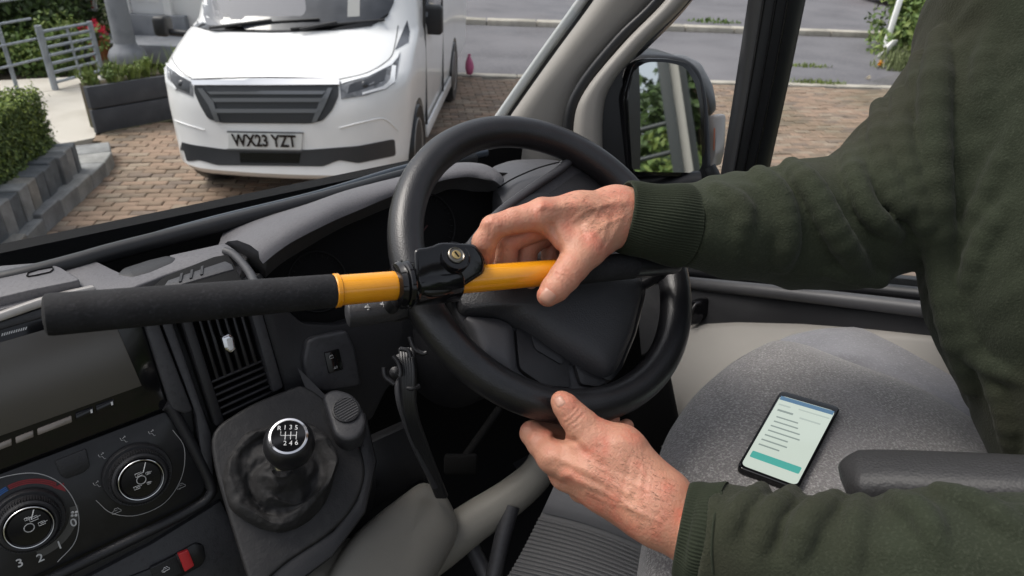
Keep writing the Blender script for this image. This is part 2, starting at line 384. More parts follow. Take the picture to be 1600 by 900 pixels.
# the road runs along the lateral direction, a little turned
def RW(lat, fwd): p = W(lat, fwd); return (p.x, p.y)
e0 = G(745, 118); e1 = G(1420, 138)
rd = (e1-e0); rd.z = 0; rd.normalize(); rn = Vector((-rd.y, rd.x, 0))
if rn.dot(HEAD) < 0: rn = -rn
def RP(s, n): p = e0+rd*s+rn*n; return (p.x, p.y)
far0 = (G(780, 40)-e0).dot(rn)
sheet('road', [RP(-2.5, .14), RP(80, .14), RP(80, far0), RP(-2.5, far0)], 0.0, M['asphalt'])
sheet('far_road', [RP(-5, far0+.3), RP(80, far0+.3), RP(80, far0+40), RP(-5, far0+40)], .02, M['asphalt'])
kb = thing('far_kerb', (*RP(0, far0), 0), 'long low row of pale kerb blocks on the far side of the road', 'kerb')
for i in range(46):
    s = -4+i*.92
    c = Vector((*RP(s, far0+.12), .03))
    if i == 0:
        k0 = box('kerb_block', c, rd, rn, UP, .9, .28, .13, M['kerb'], kb, .015); kp = k0
    else:
        q = kp.copy(); COL.objects.link(q); q.location = kp.location+(Vector((*RP(s, far0+.12), .03))-Vector((*RP(-4, far0+.12), .03))); q.rotation_euler = (RNG.normal(0, .006), RNG.normal(0, .01), RNG.normal(0, .008))
        if i > 12: pass
# grass islands by the far kerb
def blades(name, spots, n, hgt, m, spread=.3, wid=.012, **k):
    mb = MB()
    for (c, rx, ry) in spots:
        for _ in range(n):
            a, r = RNG.uniform(0, 2*pi), sqrt(RNG.uniform())
            p = Vector(c)+rd*cos(a)*r*rx+rn*sin(a)*r*ry; hh = hgt*RNG.uniform(.4, 1.1)*(1.15-r*.6)
            d = RNG.uniform(0, 2*pi); l = Vector((cos(d), sin(d), 0)); s_ = Vector((-l.y, l.x, 0))*wid
            t = p+UP*hh+l*hh*RNG.uniform(.1, .8)
            mb.add([p-s_, p+s_, (p+t)/2+UP*hh*.15+s_*.7, t, (p+t)/2+UP*hh*.15-s_*.7], [[0, 1, 2, 4], [4, 2, 3]])
    return mb.build(name, m, None, smooth=False, **k)
# ---- block paving
dv = thing('driveway', (*RP(0, -4), 0), None, None); tag(dv, kind='structure')
lft = (e1-e0)
dr_px = [(-40, 470), (60, 330), (172, 235), (150, 214), (252, 190), (400, 195), (560, 100), (745, 122), (1420, 141), (1800, 150), (2300, 460), (1900, 900), (300, 1000), (-500, 700)]
base = [G(u, v) for u, v in dr_px]
prism('paving_bed', [p-UP*.012 for p in base], (0, 0, -.04), M['jointsand'], dv)
def inside(x, y, poly):
    c = False; n = len(poly)
    for i in range(n):
        a, b = poly[i], poly[i-1]
        if (a.y > y) != (b.y > y) and x < (b.x-a.x)*(y-a.y)/(b.y-a.y)+a.x: c = not c
    return c
def brick_mesh(i, l, w_, mtl):
    bm = bmesh.new(); h2 = .016
    for (sx, sy, z) in [(1, 1, -h2)]: pass
    lo = [Vector((a*l/2, b*w_/2, -.012)) for a, b in ((-1, -1), (1, -1), (1, 1), (-1, 1))]
    md = [Vector((a*l/2, b*w_/2, .0)) for a, b in ((-1, -1), (1, -1), (1, 1), (-1, 1))]
    tp = [Vector((a*(l/2-.007), b*(w_/2-.007), 0.0045)) for a, b in ((-1, -1), (1, -1), (1, 1), (-1, 1))]
    vs = lo+md+tp; fs = [[8, 9, 10, 11]]
    for k in range(4):
        k2 = (k+1) % 4; fs += [[k, k2, 4+k2, 4+k], [4+k, 4+k2, 8+k2, 8+k]]
    return vs, fs
bdir = (rd*cos(.10)+rn*sin(.10)).normalized(); bno = Vector((-bdir.y, bdir.x, 0))
BL, BW = .17, .085
bvs, bfs = brick_mesh(0, BL-.006, BW-.006, None)
meshes = []
for i in range(5):
    me = bpy.data.meshes.new('brick'); me.from_pydata([tuple(v) for v in bvs], [], bfs); me.materials.append(BR[i]); meshes.append(me)
cells = []
o0 = Vector((2.5, 5.0, 0))
van_c = W(-1.6, 5.6)
for j in range(-90, 90):
    for i in range(-55, 55):
        p = o0+bdir*((i+(.5 if j % 2 else 0))*BL)+bno*(j*BW)
        if not inside(p.x, p.y, base): continue
        u, v, z = toPx(np.array(p)); 
        if z < 1 or u < -90 or u > 1700 or v > 700 or v < 60: continue
        vis = (u < 620 and v < 430-0.27*max(0, u-150)+10 and v > 190 and not (270 < u < 640 and v < 262)) or (730 < u < 800 and v < 250) or (1100 < u < 1450 and v < 300)
        vis = vis and (0 <= u < 1600)
        cells.append((z if vis else 50+z, p, u, v))
cells.sort(key=lambda c: c[0])
wv = lambda p: UP*(.006*sin(p.x*2.1+p.y)*cos(p.y*1.7))
stf = {i: MB() for i in range(5)}
for n_, (z, p, u, v) in enumerate(cells):
    mi = int(RNG.choice(5, p=[.26, .26, .18, .18, .12])); tz = RNG.normal(0, .0022); rot = atan2(bdir.y, bdir.x)+RNG.normal(0, .018)
    if n_ < 300:
        q = bpy.data.objects.new('brick', meshes[mi]); COL.objects.link(q); q.parent = dv
        q.location = p+wv(p)+UP*tz-WPOS[dv.name]; q.rotation_euler = (RNG.normal(0, .012), RNG.normal(0, .012), rot)
    else:
        c, s = cos(rot), sin(rot)
        stf[mi].add([p+wv(p)+Vector((a.x*c-a.y*s, a.x*s+a.y*c, a.z+tz)) for a in bvs], bfs)
big = MB(); mats = []
allv = []; allf = []; mi_l = []
for i in range(5):
    b0 = len(allv); allv += stf[i].v; allf += [[k+b0 for k in f] for f in stf[i].f]; mi_l += [i]*len(stf[i].f)
bs = obj('brick_field', allv, allf, BR[0], dv, smooth=False, kind='stuff')
for i in range(1, 5): bs.data.materials.append(BR[i])
bs.data.polygons.foreach_set('material_index', mi_l)
# stone edging between paving and road
ed = thing('driveway_edging', (*RP(2, 0), 0), 'flat pale edging stones between brick driveway and road', 'edging')
for i in range(34):
    s = -1+i*.61
    q = box('edging_stone', (*RP(s, .03), -.02), rd, rn, UP, .6, .16, .06, M['kerb'], ed, .01)
sheet('verge_apron', [RP(5.2, .15), RP(12, .15), RP(12, 2.4), RP(8.5, 2.1), RP(6.2, 1.0)], .004, M['oldasphalt'], th=.02)
mg = blades('grass_tuft', [(G(1265, 130), .35, .08), (G(1292, 132), .3, .06)], 90, .09, LEAF[3], wid=.008, label='low tuft of grass at the edge of the brick driveway', cat='grass tuft', kind='stuff')
mg2 = blades('grass_tuft', [(G(1265, 104), .38, .12)], 130, .07, LEAF[3], wid=.008, label='small patch of grass growing through the worn road edge', cat='grass tuft', kind='stuff')
mg3 = blades('grass_tuft', [(G(1115, 36), .55, .25)], 120, .12, LEAF[1], wid=.02, label='small green weed growing beside the far kerb', cat='grass tuft', kind='stuff')
# ---- foliage
def leaves(pts, size, dirs=None, jit=.6):
    vs = []; fs = []
    for i, p in enumerate(pts):
        s = size*RNG.uniform(.6, 1.3); a = Vector(RNG.normal(0, 1, 3)).normalized()
        n = Vector(dirs[i]) if dirs is not None else Vector(RNG.normal(0, 1, 3))
        n = (n.normalized()+Vector(RNG.normal(0, jit, 3))).normalized(); a = (a-n*a.dot(n)).normalized(); b = n.cross(a)
        p = Vector(p); k = len(vs)
        vs += [p-a*s, p-b*s*.5+n*s*.12, p+a*s, p+b*s*.5+n*s*.12]; fs += [[k, k+1, k+2, k+3]]
    return vs, fs
def multi(name, parts, parent, **k):
    vs = []; fs = []; mi = []
    for i, (v, f, m) in enumerate(parts):
        b = len(vs); vs += v; fs += [[a+b for a in q] for q in f]; mi += [i]*len(f)
    o = obj(name, vs, fs, parts[0][2], parent, smooth=False, **k)
    for p in parts[1:]: o.data.materials.append(p[2])
    o.data.polygons.foreach_set('material_index', mi); return o
def blob_points(c, rx, ry, rz, n, clumps=22, cr_=.35):
    cs = []
    for _ in range(clumps):
        d = Vector(RNG.normal(0, 1, 3)).normalized()*RNG.uniform(.45, 1)
        cs.append((Vector((d.x*rx, d.y*ry, d.z*rz)), RNG.uniform(.6, 1.2)*cr_))
    P = [[] for _ in range(3)]; Q = [[] for _ in range(3)]
    for i in range(n):
        q, r = cs[RNG.integers(len(cs))]; d = Vector(RNG.normal(0, 1, 3)).normalized()
        p = Vector(c)+q+Vector((d.x*rx, d.y*ry, d.z*rz))*r*RNG.uniform(.6, 1.05)
        k = int(RNG.integers(3)); P[k].append(p); Q[k].append(d+UP*.4)
    return P, Q
def tree(name, base, hgt, rx, rz, n, leafsize, mats_, label, cat='tree', group=None, clumps=26, low=.45):
    base = Vector(base); t = thing(name, base, label, cat, group)
    tp = base+UP*hgt*.75
    tv, tf = tube_vf(cr([base, base+Vector((.05, .03, hgt*.3)), tp], 5), [.11*hgt/3*(1-.07*i) for i in range(11)], 9)
    mb = MB().add(tv, tf)
    for i in range(7):
        a = RNG.uniform(0, 2*pi); s = base+UP*hgt*RNG.uniform(.3, .6)
        e = s+Vector((cos(a)*rx*.8, sin(a)*rx*.8, hgt*.22)); v, f = tube_vf(cr([s, (s+e)/2+UP*.1, e], 4), [.045*hgt/3*(1-.09*j) for j in range(9)], 7); mb.add(v, f)
    mb.build('trunk', M['bark'], t)
    P, Q = blob_points(base+UP*hgt*(low+.2), rx, rx, rz, n, clumps)
    multi('crown', [(*leaves(P[k], leafsize, Q[k]), mats_[k]) for k in range(3)], t, kind='stuff')
    return t
M['bark'] = mat('bark', (.11, .09, .07), .9, .2, bump=[('noise', 30, .6, .02)])
for (lat, fwd, hgt, rx, lb, ms) in [(-5.6, 12.2, 4.2, 1.7, 'dark leafy tree behind the field gate at the far left', (2, 0, 4)),
                                   (-7.6, 11.5, 3.8, 1.6, 'leafy tree behind the wire fence, cut by the left picture edge', (0, 1, 2)),
                                   (-4.6, 13.6, 4.4, 1.5, 'bushy tree with a pale flower beside the white house wall', (2, 0, 4))]:
    tree('garden_tree', W(lat, fwd), hgt, rx, hgt*.42, 5200, .085, [LEAF[i] for i in ms], lb, group='trees in the garden behind the gate', low=.22)
def shrub(name, c, rx, ry, rz, n, ls, ms, label, cat='shrub', group=None, **k):
    c = Vector(c); P, Q = blob_points(c+UP*rz*.6, rx, ry, rz, n, 14, .5)
    return multi(name, [(*leaves(P[i], ls, Q[i]), LEAF[ms[i]]) for i in range(3)], None, label=label, cat=cat, group=group, **k)
SHR = [(8, 92, .9, .75, (2, 0, 4), 'dark green shrub cut by the left edge of the picture behind the fence'), (48, 88, .9, .8, (0, 2, 4), 'dense dark shrub behind the top of the left gate post'),
       (92, 84, .9, .85, (2, 4, 0), 'dark leafy shrub with pale blossoms filling the view through the gate'), (128, 80, .8, .8, (0, 4, 2), 'dark shrub beside the corner of the white house wall'),
       (20, 112, .6, .30, (3, 1, 0), 'low bright yellow green plant behind the fence rails'), (66, 108, .5, .26, (1, 3, 0), 'low yellow green plant beside the left gate post'),
       (108, 106, .5, .34, (3, 1, 3), 'yellow green plant showing between the gate rails'), (-40, 100, .9, .7, (0, 2, 1), 'shrub just outside the left edge behind the fence')]
for (u, v, rx, rz, ms, lb) in SHR:
    p = G(u, v); shrub('garden_shrub', p, rx, rx*.8, rz, 2600 if rz > .5 else 900, .045 if rz > .5 else .035, ms, lb)
# white blossom
mbf = MB()
for (u, v) in [(104, 20), (83, 68), (53, 77), (92, 88), (78, 84), (108, 60), (120, 22)]:
    p = D(u, v, 9.6 if v > 40 else 10.4)
    for _ in range(9):
        q = p+Vector(RNG.normal(0, .025, 3)); a, f = leaves([q], .028, [FW*-1]); mbf.add(a, f)
mbf.build('blossoms', mat('pale_petals', (.7, .66, .6), .6), None, smooth=False, kind='stuff')
# ---- clipped hedge on the left, standing on the retaining wall
def arc(px, z): return [G(u, v, z) for u, v in px]
zt_led, zt_wall = .12, .32
ledge_edge = cr(arc([(-75, 470), (0, 408), (60, 345), (110, 300), (150, 262), (172, 240), (170, 218)], zt_led), 10)
wall_face = cr(arc([(-120, 402), (0, 322), (40, 288), (70, 262), (98, 238), (114, 226), (117, 214)], zt_wall), 10)
def resample(P, d):
    out = [P[0]]; acc = 0
    for a, b in zip(P, P[1:]):
        L = (b-a).length
        while acc+L >= d:
            a = a+(b-a)*((d-acc)/L); L = (b-a).length; out.append(a); acc = 0
        acc += L
    return out
le = resample(ledge_edge, .27); wf = resample(wall_face, .13)
lw = thing('garden_wall', wf[len(wf)//2]*1.0-UP*zt_wall, 'curved low garden wall of grey stone blocks with a lower ledge', 'wall')
def stone(a, b, back, top, hgt, parent, gap=.006, bev=.007, name='stone', pal=(0, 1, 2, 3)):
    t = (b-a).normalized(); n = Vector((-t.y, t.x, 0)); n = n if n.dot(back) > 0 else -n
    c = (a+b)/2; c.z = top-hgt/2; dep = back.length; L = (b-a).length-gap
    j = RNG.normal(0, .006)
    o = box(name, c+n*(dep/2+j)+UP*RNG.normal(0, .006), t, n, UP, L, dep, hgt, ST[pal[int(RNG.choice(4, p=[.4, .25, .25, .1]))]], parent, bev, 1)
    return o
lf = Vector((-.75, .2, 0))
for a, b in zip(le, le[1:]): stone(a.copy(), b.copy(), lf.normalized()*.36, zt_led, .15, lw, .005, pal=(4, 5, 6, 3))
for a, b in zip(wf, wf[1:]): stone(a.copy(), b.copy(), lf.normalized()*.17, zt_wall, .34, lw, pal=(0, 1, 4, 3))
# earth behind the wall
bk = [p+lf.normalized()*.15 for p in wf]
prism('planting_bed', [Vector((p.x, p.y, zt_wall-.05)) for p in bk]+[Vector((-6, 8.5, zt_wall-.05)), Vector((-6, 3, zt_wall-.05))], (0, 0, -.35), M['soil'], None, kind='structure')
hp = [(-260, 260), (-60, 200), (10, 152), (60, 140), (82, 148)]
hb = [p+lf.normalized()*.13 for p in wf]
hedge_pts = [[], [], []]; hd = [[], [], []]
zb, zt = zt_wall-.05, .70
dd = lf.normalized()
core = MB()
rows = []
for p in hb: 
    rows.append([Vector((p.x, p.y, zb))+dd*.04, Vector((p.x, p.y, zt-.1))+dd*.06, Vector((p.x, p.y, zt-.03))+dd*.14, Vector((p.x, p.y, zt-.03))+dd*.75, Vector((p.x, p.y, zb))+dd*.85])
v, f = grid_vf(rows); core.add(v, f); core.f += [[0, 1, 2, 3, 4], [len(v)-1-i for i in range(5)]]
HL = [mat('hedge_leaf', (.105, .155, .04), .6, .3), mat('hedge_bright_leaf', (.21, .27, .055), .6, .3), mat('hedge_deep_leaf', (.07, .105, .03), .6, .3)]  # three greens: the yellowest mostly on top, the deepest mostly on the face
hg = thing('clipped_hedge', hb[len(hb)//2]-UP*0, 'clipped box hedge with bright green top above the stone garden wall', 'hedge')
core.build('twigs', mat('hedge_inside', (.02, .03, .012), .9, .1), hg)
for i in range(30000):
    t = RNG.uniform(0, len(hb)-1.001); k = int(t); p = hb[k].lerp(hb[k+1], t-k)
    r = RNG.uniform(); bump = .02*sin(t*1.9)+.012*sin(t*5.3)
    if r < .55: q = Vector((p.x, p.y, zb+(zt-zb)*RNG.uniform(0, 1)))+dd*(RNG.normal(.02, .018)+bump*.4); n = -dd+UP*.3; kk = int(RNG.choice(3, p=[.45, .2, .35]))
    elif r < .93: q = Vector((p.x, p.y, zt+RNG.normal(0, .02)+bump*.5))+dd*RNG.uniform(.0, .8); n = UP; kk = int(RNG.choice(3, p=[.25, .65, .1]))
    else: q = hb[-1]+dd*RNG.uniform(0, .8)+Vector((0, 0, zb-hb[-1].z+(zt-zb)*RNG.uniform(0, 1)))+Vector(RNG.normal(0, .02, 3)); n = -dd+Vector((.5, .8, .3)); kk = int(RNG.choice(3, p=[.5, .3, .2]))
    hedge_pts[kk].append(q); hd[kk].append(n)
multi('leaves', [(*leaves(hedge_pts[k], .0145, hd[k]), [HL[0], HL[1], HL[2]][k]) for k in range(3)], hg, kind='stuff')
# pale path behind
sheet('garden_path', [tuple(G(u, v).xy) for u, v in [(20, 165), (70, 140), (165, 128), (150, 210), (148, 216), (118, 222), (95, 225)]], .006, M['concrete'])
sheet('garden_path', [tuple(G(u, v).xy) for u, v in [(-300, 175), (-60, 130), (60, 124), (200, 118), (165, 132), (70, 144), (20, 168)]], .010, M['concrete'])
# ---- planter boxes
M['planter'] = mat('slate_planter', (.052, .056, .066), .7, .3, bump=[('noise', 30, .4, .006)], var=[('noise', 6, (.075, .08, .09), .45, .7)])
pA, pB = G(153, 211), G(266, 189)
pd = (pB-pA).normalized(); pn = Vector((-pd.y, pd.x, 0)); pn = pn if pn.dot(HEAD) > 0 else -pn
ptop = .43
plt = thing('garden_planter', pA+pd*.6, 'dark slate coloured planter of two stacked boards beside the white van', 'planter')
for z0, z1 in ((0, .22), (.225, ptop)):
    for s, l in ((0, 1.02), (1.03, .7)):
        box('plank', pA+pd*(s+l/2)+pn*.02+UP*(z0+z1)/2+Vector(RNG.normal(0, .004, 3)), pd, pn, UP, l-.012, .045, z1-z0-.01, M['planter'], plt, .008)
    box('plank', pA+pn*.06+pd*.025+UP*(z0+z1)/2, pn, pd, UP, .03, .045, z1-z0-.01, M['planter'], plt, .008)
box('planter_soil', pA+pd*.9+pn*.16+UP*.21, pd, pn, UP, 1.7, .22, .40, M['soil'], plt)
for i in range(9):
    c = pA+pd*(.12+i*.17)+pn*RNG.uniform(.10, .22)+UP*.40
    n = 220; pts = []; dr = []
    hh = RNG.uniform(.10, .19); P, Q = blob_points(c+UP*hh*.55, .10, .10, hh*.6, 330, 9, .5); kk = [(3, 1, 3), (1, 3, 0), (3, 3, 1)][i % 3]
    lv = [(*leaves(P[k], .017, Q[k]), LEAF[kk[k]]) for k in range(3)]; mb = MB()
    for _ in range(60):
        a = RNG.uniform(0, 2*pi); l = Vector((cos(a), sin(a), 0)); p = c+l*RNG.uniform(0, .09); h_ = hh*RNG.uniform(.7, 1.5); s_ = Vector((-l.y, l.x, 0))*.005
        t = p+UP*h_+l*h_*RNG.uniform(.05, .6); mb.add([p-s_, p+s_, p.lerp(t, .55)+s_, t, p.lerp(t, .55)-s_], [[0, 1, 2, 4], [4, 2, 3]])
    multi('planter_plant', lv+[(mb.v, mb.f, LEAF[3])], None, label='%s tufted green plant from the left end of the dark planter' % ['first', 'second', 'third', 'fourth', 'fifth', 'sixth', 'seventh', 'eighth', 'ninth'][i], cat='plant', group='plants in the dark planter')
for (u, v, s) in [(213, 193, .09), (232, 190, .07)]:
    blades('weed', [(G(u, v), .09, .05)], 40, s, LEAF[3], wid=.009, label='little green weed at the foot of the dark planter, %s' % ('left one' if u < 220 else 'right one'), cat='weed')
# ---- field gate and fence
M['galv'] = mat('galvanised_steel', (.34, .37, .41), .45, .5, .5, bump=[('noise', 40, .1, .002)], var=[('noise', 9, (.24, .27, .31), .45, .7)])
def vert_at(u, v): return G(u, v)
gL, gR = G(87, 141), G(161, 121)
gd = (gR-gL); gw = gd.length; gd.normalize()
gt = thing('field_gate', gL, 'galvanised tubular field gate standing closed at the end of the path', 'gate')
def hgt_at(p, u, v):   # height above p seen at v
    best = 0
    for k in range(400):
        z = k*.005; x, y, _ = toPx(np.array(p+UP*z))
        if y < v: return z
    return 1.5
gh = hgt_at(gL, 0, 40)
tube('post', [gL, gL+UP*gh], .035, M['galv'], gt, 12); 
tube('post', [gR, gR+UP*gh*.93], .03, M['galv'], gt, 12)
for i in range(7):
    z = .08+(gh*.9-.08)*(i/6)**.9
    tube('rail', [gL+UP*z, gR+UP*z], .016, M['galv'], gt, 8)
tube('brace', [gL+gd*gw*.55+UP*.08, gL+gd*gw*.52+UP*gh*.9], .014, M['galv'], gt, 8)
fn = thing('wire_fence', gL-gd*.2, 'low galvanised rail fence running left from the gate post', 'fence')
fe = gL-gd*1.7-pn*.1
for i in range(4):
    z = .35+i*.2; tube('rail', [gL-gd*.06+UP*z, fe+UP*z], .012, M['galv'], fn, 8)
for s in (.45, 1.2): tube('post', [gL-gd*s, gL-gd*s+UP*1.0], .02, M['galv'], fn, 8)
# ---- house
M['render'] = mat('white_render', (.84, .83, .82), .8, .3, bump=[('noise', 90, .2, .003)], var=[('noise', 2, (.78, .78, .78), .4, .7)])
M['greystone'] = mat('grey_stone', (.22, .23, .25), .8, .3, bump=[('noise', 20, .4, .006)], var=[('noise', 5, (.15, .16, .18), .45, .7)])
M['pinkstone'] = mat('pink_render', (.42, .33, .28), .85, .2, bump=[('noise', 30, .4, .005)], var=[('noise', 5, (.33, .27, .22), .45, .7)])
M['greytrim'] = mat('grey_paint', (.30, .33, .37), .5)
cb = G(190, 138, .0)                       # column stands behind the planter
hs_ = thing('white_house', W(-3.2, 11.2), 'white rendered house with a porch beyond the planter', 'house')
hx = SIDE
def wallbox(name, lat0, lat1, fwd, z0, z1, th, m, **k):
    return box(name, W((lat0+lat1)/2, fwd+th/2, (z0+z1)/2), SIDE, HEAD, UP, lat1-lat0, th, z1-z0, m, hs_, .01, **k)
wallbox('wall', -5.60, -3.2, 9.9, 0, 3.2, .2, M['render'])
HW = Pl(W(0, 9.86), -HEAD)
def hlat(u, v): return HW(u, v).dot(SIDE)
box('side_wall', W(-5.52, 10.6, 1.6), SIDE, HEAD, UP, .16, 1.2, 3.2, M['render'], hs_, .01)
dl0, dl1 = hlat(213, 40), hlat(262, 40)
fr_ = box('door', W((dl0+dl1)/2, 9.86, 1.45), SIDE, HEAD, UP, dl1-dl0, .06, 1.9, mat('white_door', (.75, .75, .76), .4), hs_, .01)
for s in (dl0-.06, dl1+.06): box('door_frame', W(s, 9.85, 1.45), SIDE, HEAD, UP, .1, .1, 1.95, M['render'], hs_, .015)
for s in (.27, .73): box('door_panel', W(dl0+(dl1-dl0)*s, 9.825, 1.45), SIDE, HEAD, UP, (dl1-dl0)*.34, .02, 1.6, M['render'], fr_, .008)
wallbox('plinth', dl0-.16, dl1+.3, 9.74, 0, .50, .12, M['greystone'])
box('downpipe', W(hlat(203, 30), 9.80, 1.7), SIDE, HEAD, UP, .07, .07, 2.6, M['greytrim'], hs_, .02)
nc = HW(143, 7)
box('wall_notice', nc, SIDE, HEAD, UP, .14, .015, .16, mat('notice_white', (.7, .7, .7), .4), hs_, .003)
for dz, w2 in ((.04, .05), (.005, .035), (-.035, .055)):
    box('notice_mark', nc+UP*dz-HEAD*.01, SIDE, HEAD, UP, w2, .006, .024, M['red'], hs_)
pc = D(199, 84, 8.55); pc0 = Vector((pc.x, pc.y, 0)); z_ped = pc.z
pl_ = thing('porch_column', pc0, 'round grey porch column on a bulging base and pink pedestal', 'column')
lathe('shaft', [(.125, z_ped+.02), (.115, z_ped+1.0), (.11, z_ped+2.2)], pc0, UP, M['greystone'], pl_, 24)
lathe('column_base', [(.14, z_ped-.10), (.21, z_ped-.09), (.225, z_ped-.02), (.19, z_ped+.05), (.14, z_ped+.09), (.125, z_ped+.13)], pc0, UP, M['greystone'], pl_, 28)
box('pedestal', pc0+UP*(z_ped-.1)/2, SIDE, HEAD, UP, .34, .34, z_ped-.1, M['pinkstone'], pl_, .015)
box('porch_step', W((dl0+dl1)/2, 9.45, .12), SIDE, HEAD, UP, 1.6, .7, .24, M['greystone'], hs_, .015)
# flower pot
fp = D(155, 75, 8.7)
pt = thing('flower_pot', fp-UP*.14, 'terracotta pot of red geraniums beside the grey porch column', 'flower pot')
terr = mat('terracotta', (.42, .15, .07), .8, .2, bump=[('noise', 30, .3, .004)])
lathe('pot', [(.001, -.13), (.095, -.13), (.125, .07), (.14, .07), (.14, .105), (.12, .105), (.11, .08)], fp, UP, terr, pt, 24)
P, Q = blob_points(fp+UP*.16, .17, .17, .11, 420, 10, .5); multi('leaves', [(*leaves(P[k], .03, Q[k]), LEAF[(0, 1, 2)[k]]) for k in range(3)], pt, kind='stuff')
RP_ = mat('red_petals', (.62, .02, .07), .6)
pts = []
for _ in range(7):
    c = fp+UP*RNG.uniform(.2, .29)+SIDE*RNG.uniform(-.19, .19)+HEAD*RNG.uniform(-.15, .1)
    pts += [c+Vector(RNG.normal(0, .027, 3)) for _ in range(45)]
v, f = leaves(pts, .02); obj('flowers', v, f, RP_, pt, smooth=False, kind='stuff')
# pedestal that carries the pot
tube('pot_stand', [Vector((fp.x, fp.y, 0)), fp-UP*.135], .11, M['pinkstone'], pl_, 12)
# ---- right hand verge: bank of grass, leaning white post, parked car
shrub('verge_hedge', G(1520, 95)+UP*.1+rn*.7, 1.6, .9, .95, 7500, .06, (1, 3, 0), 'bright green overgrown hedge bank at the roadside on the right', 'hedge', kind='thing')
gb = []
for _ in range(26):
    u, v = RNG.uniform(1385, 1480), 0; v = 45+ (u-1385)*.45+RNG.uniform(-5, 62)
    gb.append((G(u, v), .28, .28))
blades('verge_grass', gb, 60, .26, mat('dry_grass', (.16, .19, .08), .8), wid=.011, kind='stuff')
wp0 = G(1378, 88)
wpo = thing('white_post', wp0, 'leaning white roadside post at the edge of the grass bank', 'post')
ptop_ = D(1416, -30, toPx(np.array(wp0))[2]*.985)
dirp = (ptop_-wp0)
box('post_board', wp0+dirp*.5, dirp.normalized(), SIDE, HEAD, dirp.length, .085, .05, mat('white_paint', (.78, .78, .77), .5, bump=[('noise', 20, .1, .003)]), wpo, .01)
box('post_foot', wp0+SIDE*.05+UP*.12, (UP+SIDE*.6).normalized(), SIDE, HEAD, .34, .09, .07, M['render'], wpo, .015)
fl = G(1374, 105)
fo = thing('roadside_flower', fl, 'single yellow orange flower at the road edge near the grass bank', 'flower')
v, f = leaves([fl+UP*.05+Vector(RNG.normal(0, .018, 3)) for _ in range(60)], .022, [Vector((0, 0, 1))]*60); obj('petals', v, f, mat('orange_petals', (.8, .35, .01), .6), fo, smooth=False)
tube('stem', [fl, fl+UP*.05], .004, LEAF[1], fo, 6)
fl2 = G(1356, 125)
v, f = leaves([fl2+UP*.03+Vector(RNG.normal(0, .012, 3)) for _ in range(30)], .015); obj('fallen_petals', v, f, mat('pale_petal', (.6, .52, .4), .6), None, smooth=False, label='small pale scrap lying on the road edge beside the driveway', cat='petal')
# ---- parked car (only its lowest edge reaches into the picture)
cg = G(1395, 13)
cx = rd; cy = rn
pcx = thing('parked_car', cg, 'orange red car parked across the road at the top right', 'car')
prof = [(-.1, .22), (-.12, .5), (.1, .72), (.9, .82), (1.5, 1.35), (2.9, 1.38), (3.6, .95), (4.1, .9), (4.15, .3), (3.9, .2)]
bmv = []
for s in (-.82, .82):
    bmv.append([cg+cx*(p[0]-.1)+cy*(.95+s*(1 if p[1] < 1 else .8))+UP*p[1] for p in prof])
v, f = grid_vf(bmv, True); f += [list(range(len(prof))), [len(prof)+i for i in range(len(prof))]]
obj('body', v, f, mat('orange_car_paint', (.40, .07, .025), .3, coat=.5), pcx, sharp=30)
for s in (.75, 3.2):
    for q in (.1, 1.75):
        lathe('wheel', [(.02, -.1), (.19, -.1), (.2, -.07), (.30, -.08), (.32, -.03), (.32, .03), (.30, .08), (.2, .07), (.19, .1), (.02, .1)], cg+cx*s+cy*q+UP*.32, cy, M['rubber'], pcx, 24)
wq = []
for s in (-.7, .7): wq.append([cg+cx*(p[0]-.1)+cy*(.95+s*.97)+UP*p[1] for p in [(1.05, .9), (1.55, 1.28), (2.85, 1.3), (3.4, .98)]])
v, f = grid_vf(wq, True); f += [[0, 1, 2, 3], [4, 5, 6, 7]]
obj('window', [p-cy*.06 for p in v[:4]]+[p+cy*.06 for p in v[4:]], f, M['gloss'], pcx)
# ---------------------------------------------------------------- white campervan facing us
VF0, VHEAD = 4.45, radians(0.5)
vh = (HEAD*cos(VHEAD)+SIDE*sin(VHEAD)); vs_ = Vector((vh.y, -vh.x, 0))
v0 = W(-1.615, VF0)
def VL(x, y, z): return v0+vs_*x+vh*y+UP*z
M['vanwhite'] = mat('white_van_paint', (.80, .80, .80), .28, .5, coat=.5, var=[('noise', 3, (.74, .74, .735), .45, .75)])
M['winglass'] = mat('dark_window', (.035, .038, .045), .06, .6, coat=.3, var=[('noise', 1.6, (.12, .125, .14), .42, .62)])
M['trimwhite'] = mat('bright_trim', (.8, .8, .82), .18, .5, .6)
M['darkgrille'] = mat('dark_grille', (.03, .032, .036), .4)
M['grillebar'] = mat('grille_bar', (.16, .165, .175), .3, .5, .5)
van = thing('white_campervan', v0+vh*1.0, 'white campervan with plate WX23 YZT parked facing us on the driveway', 'campervan')
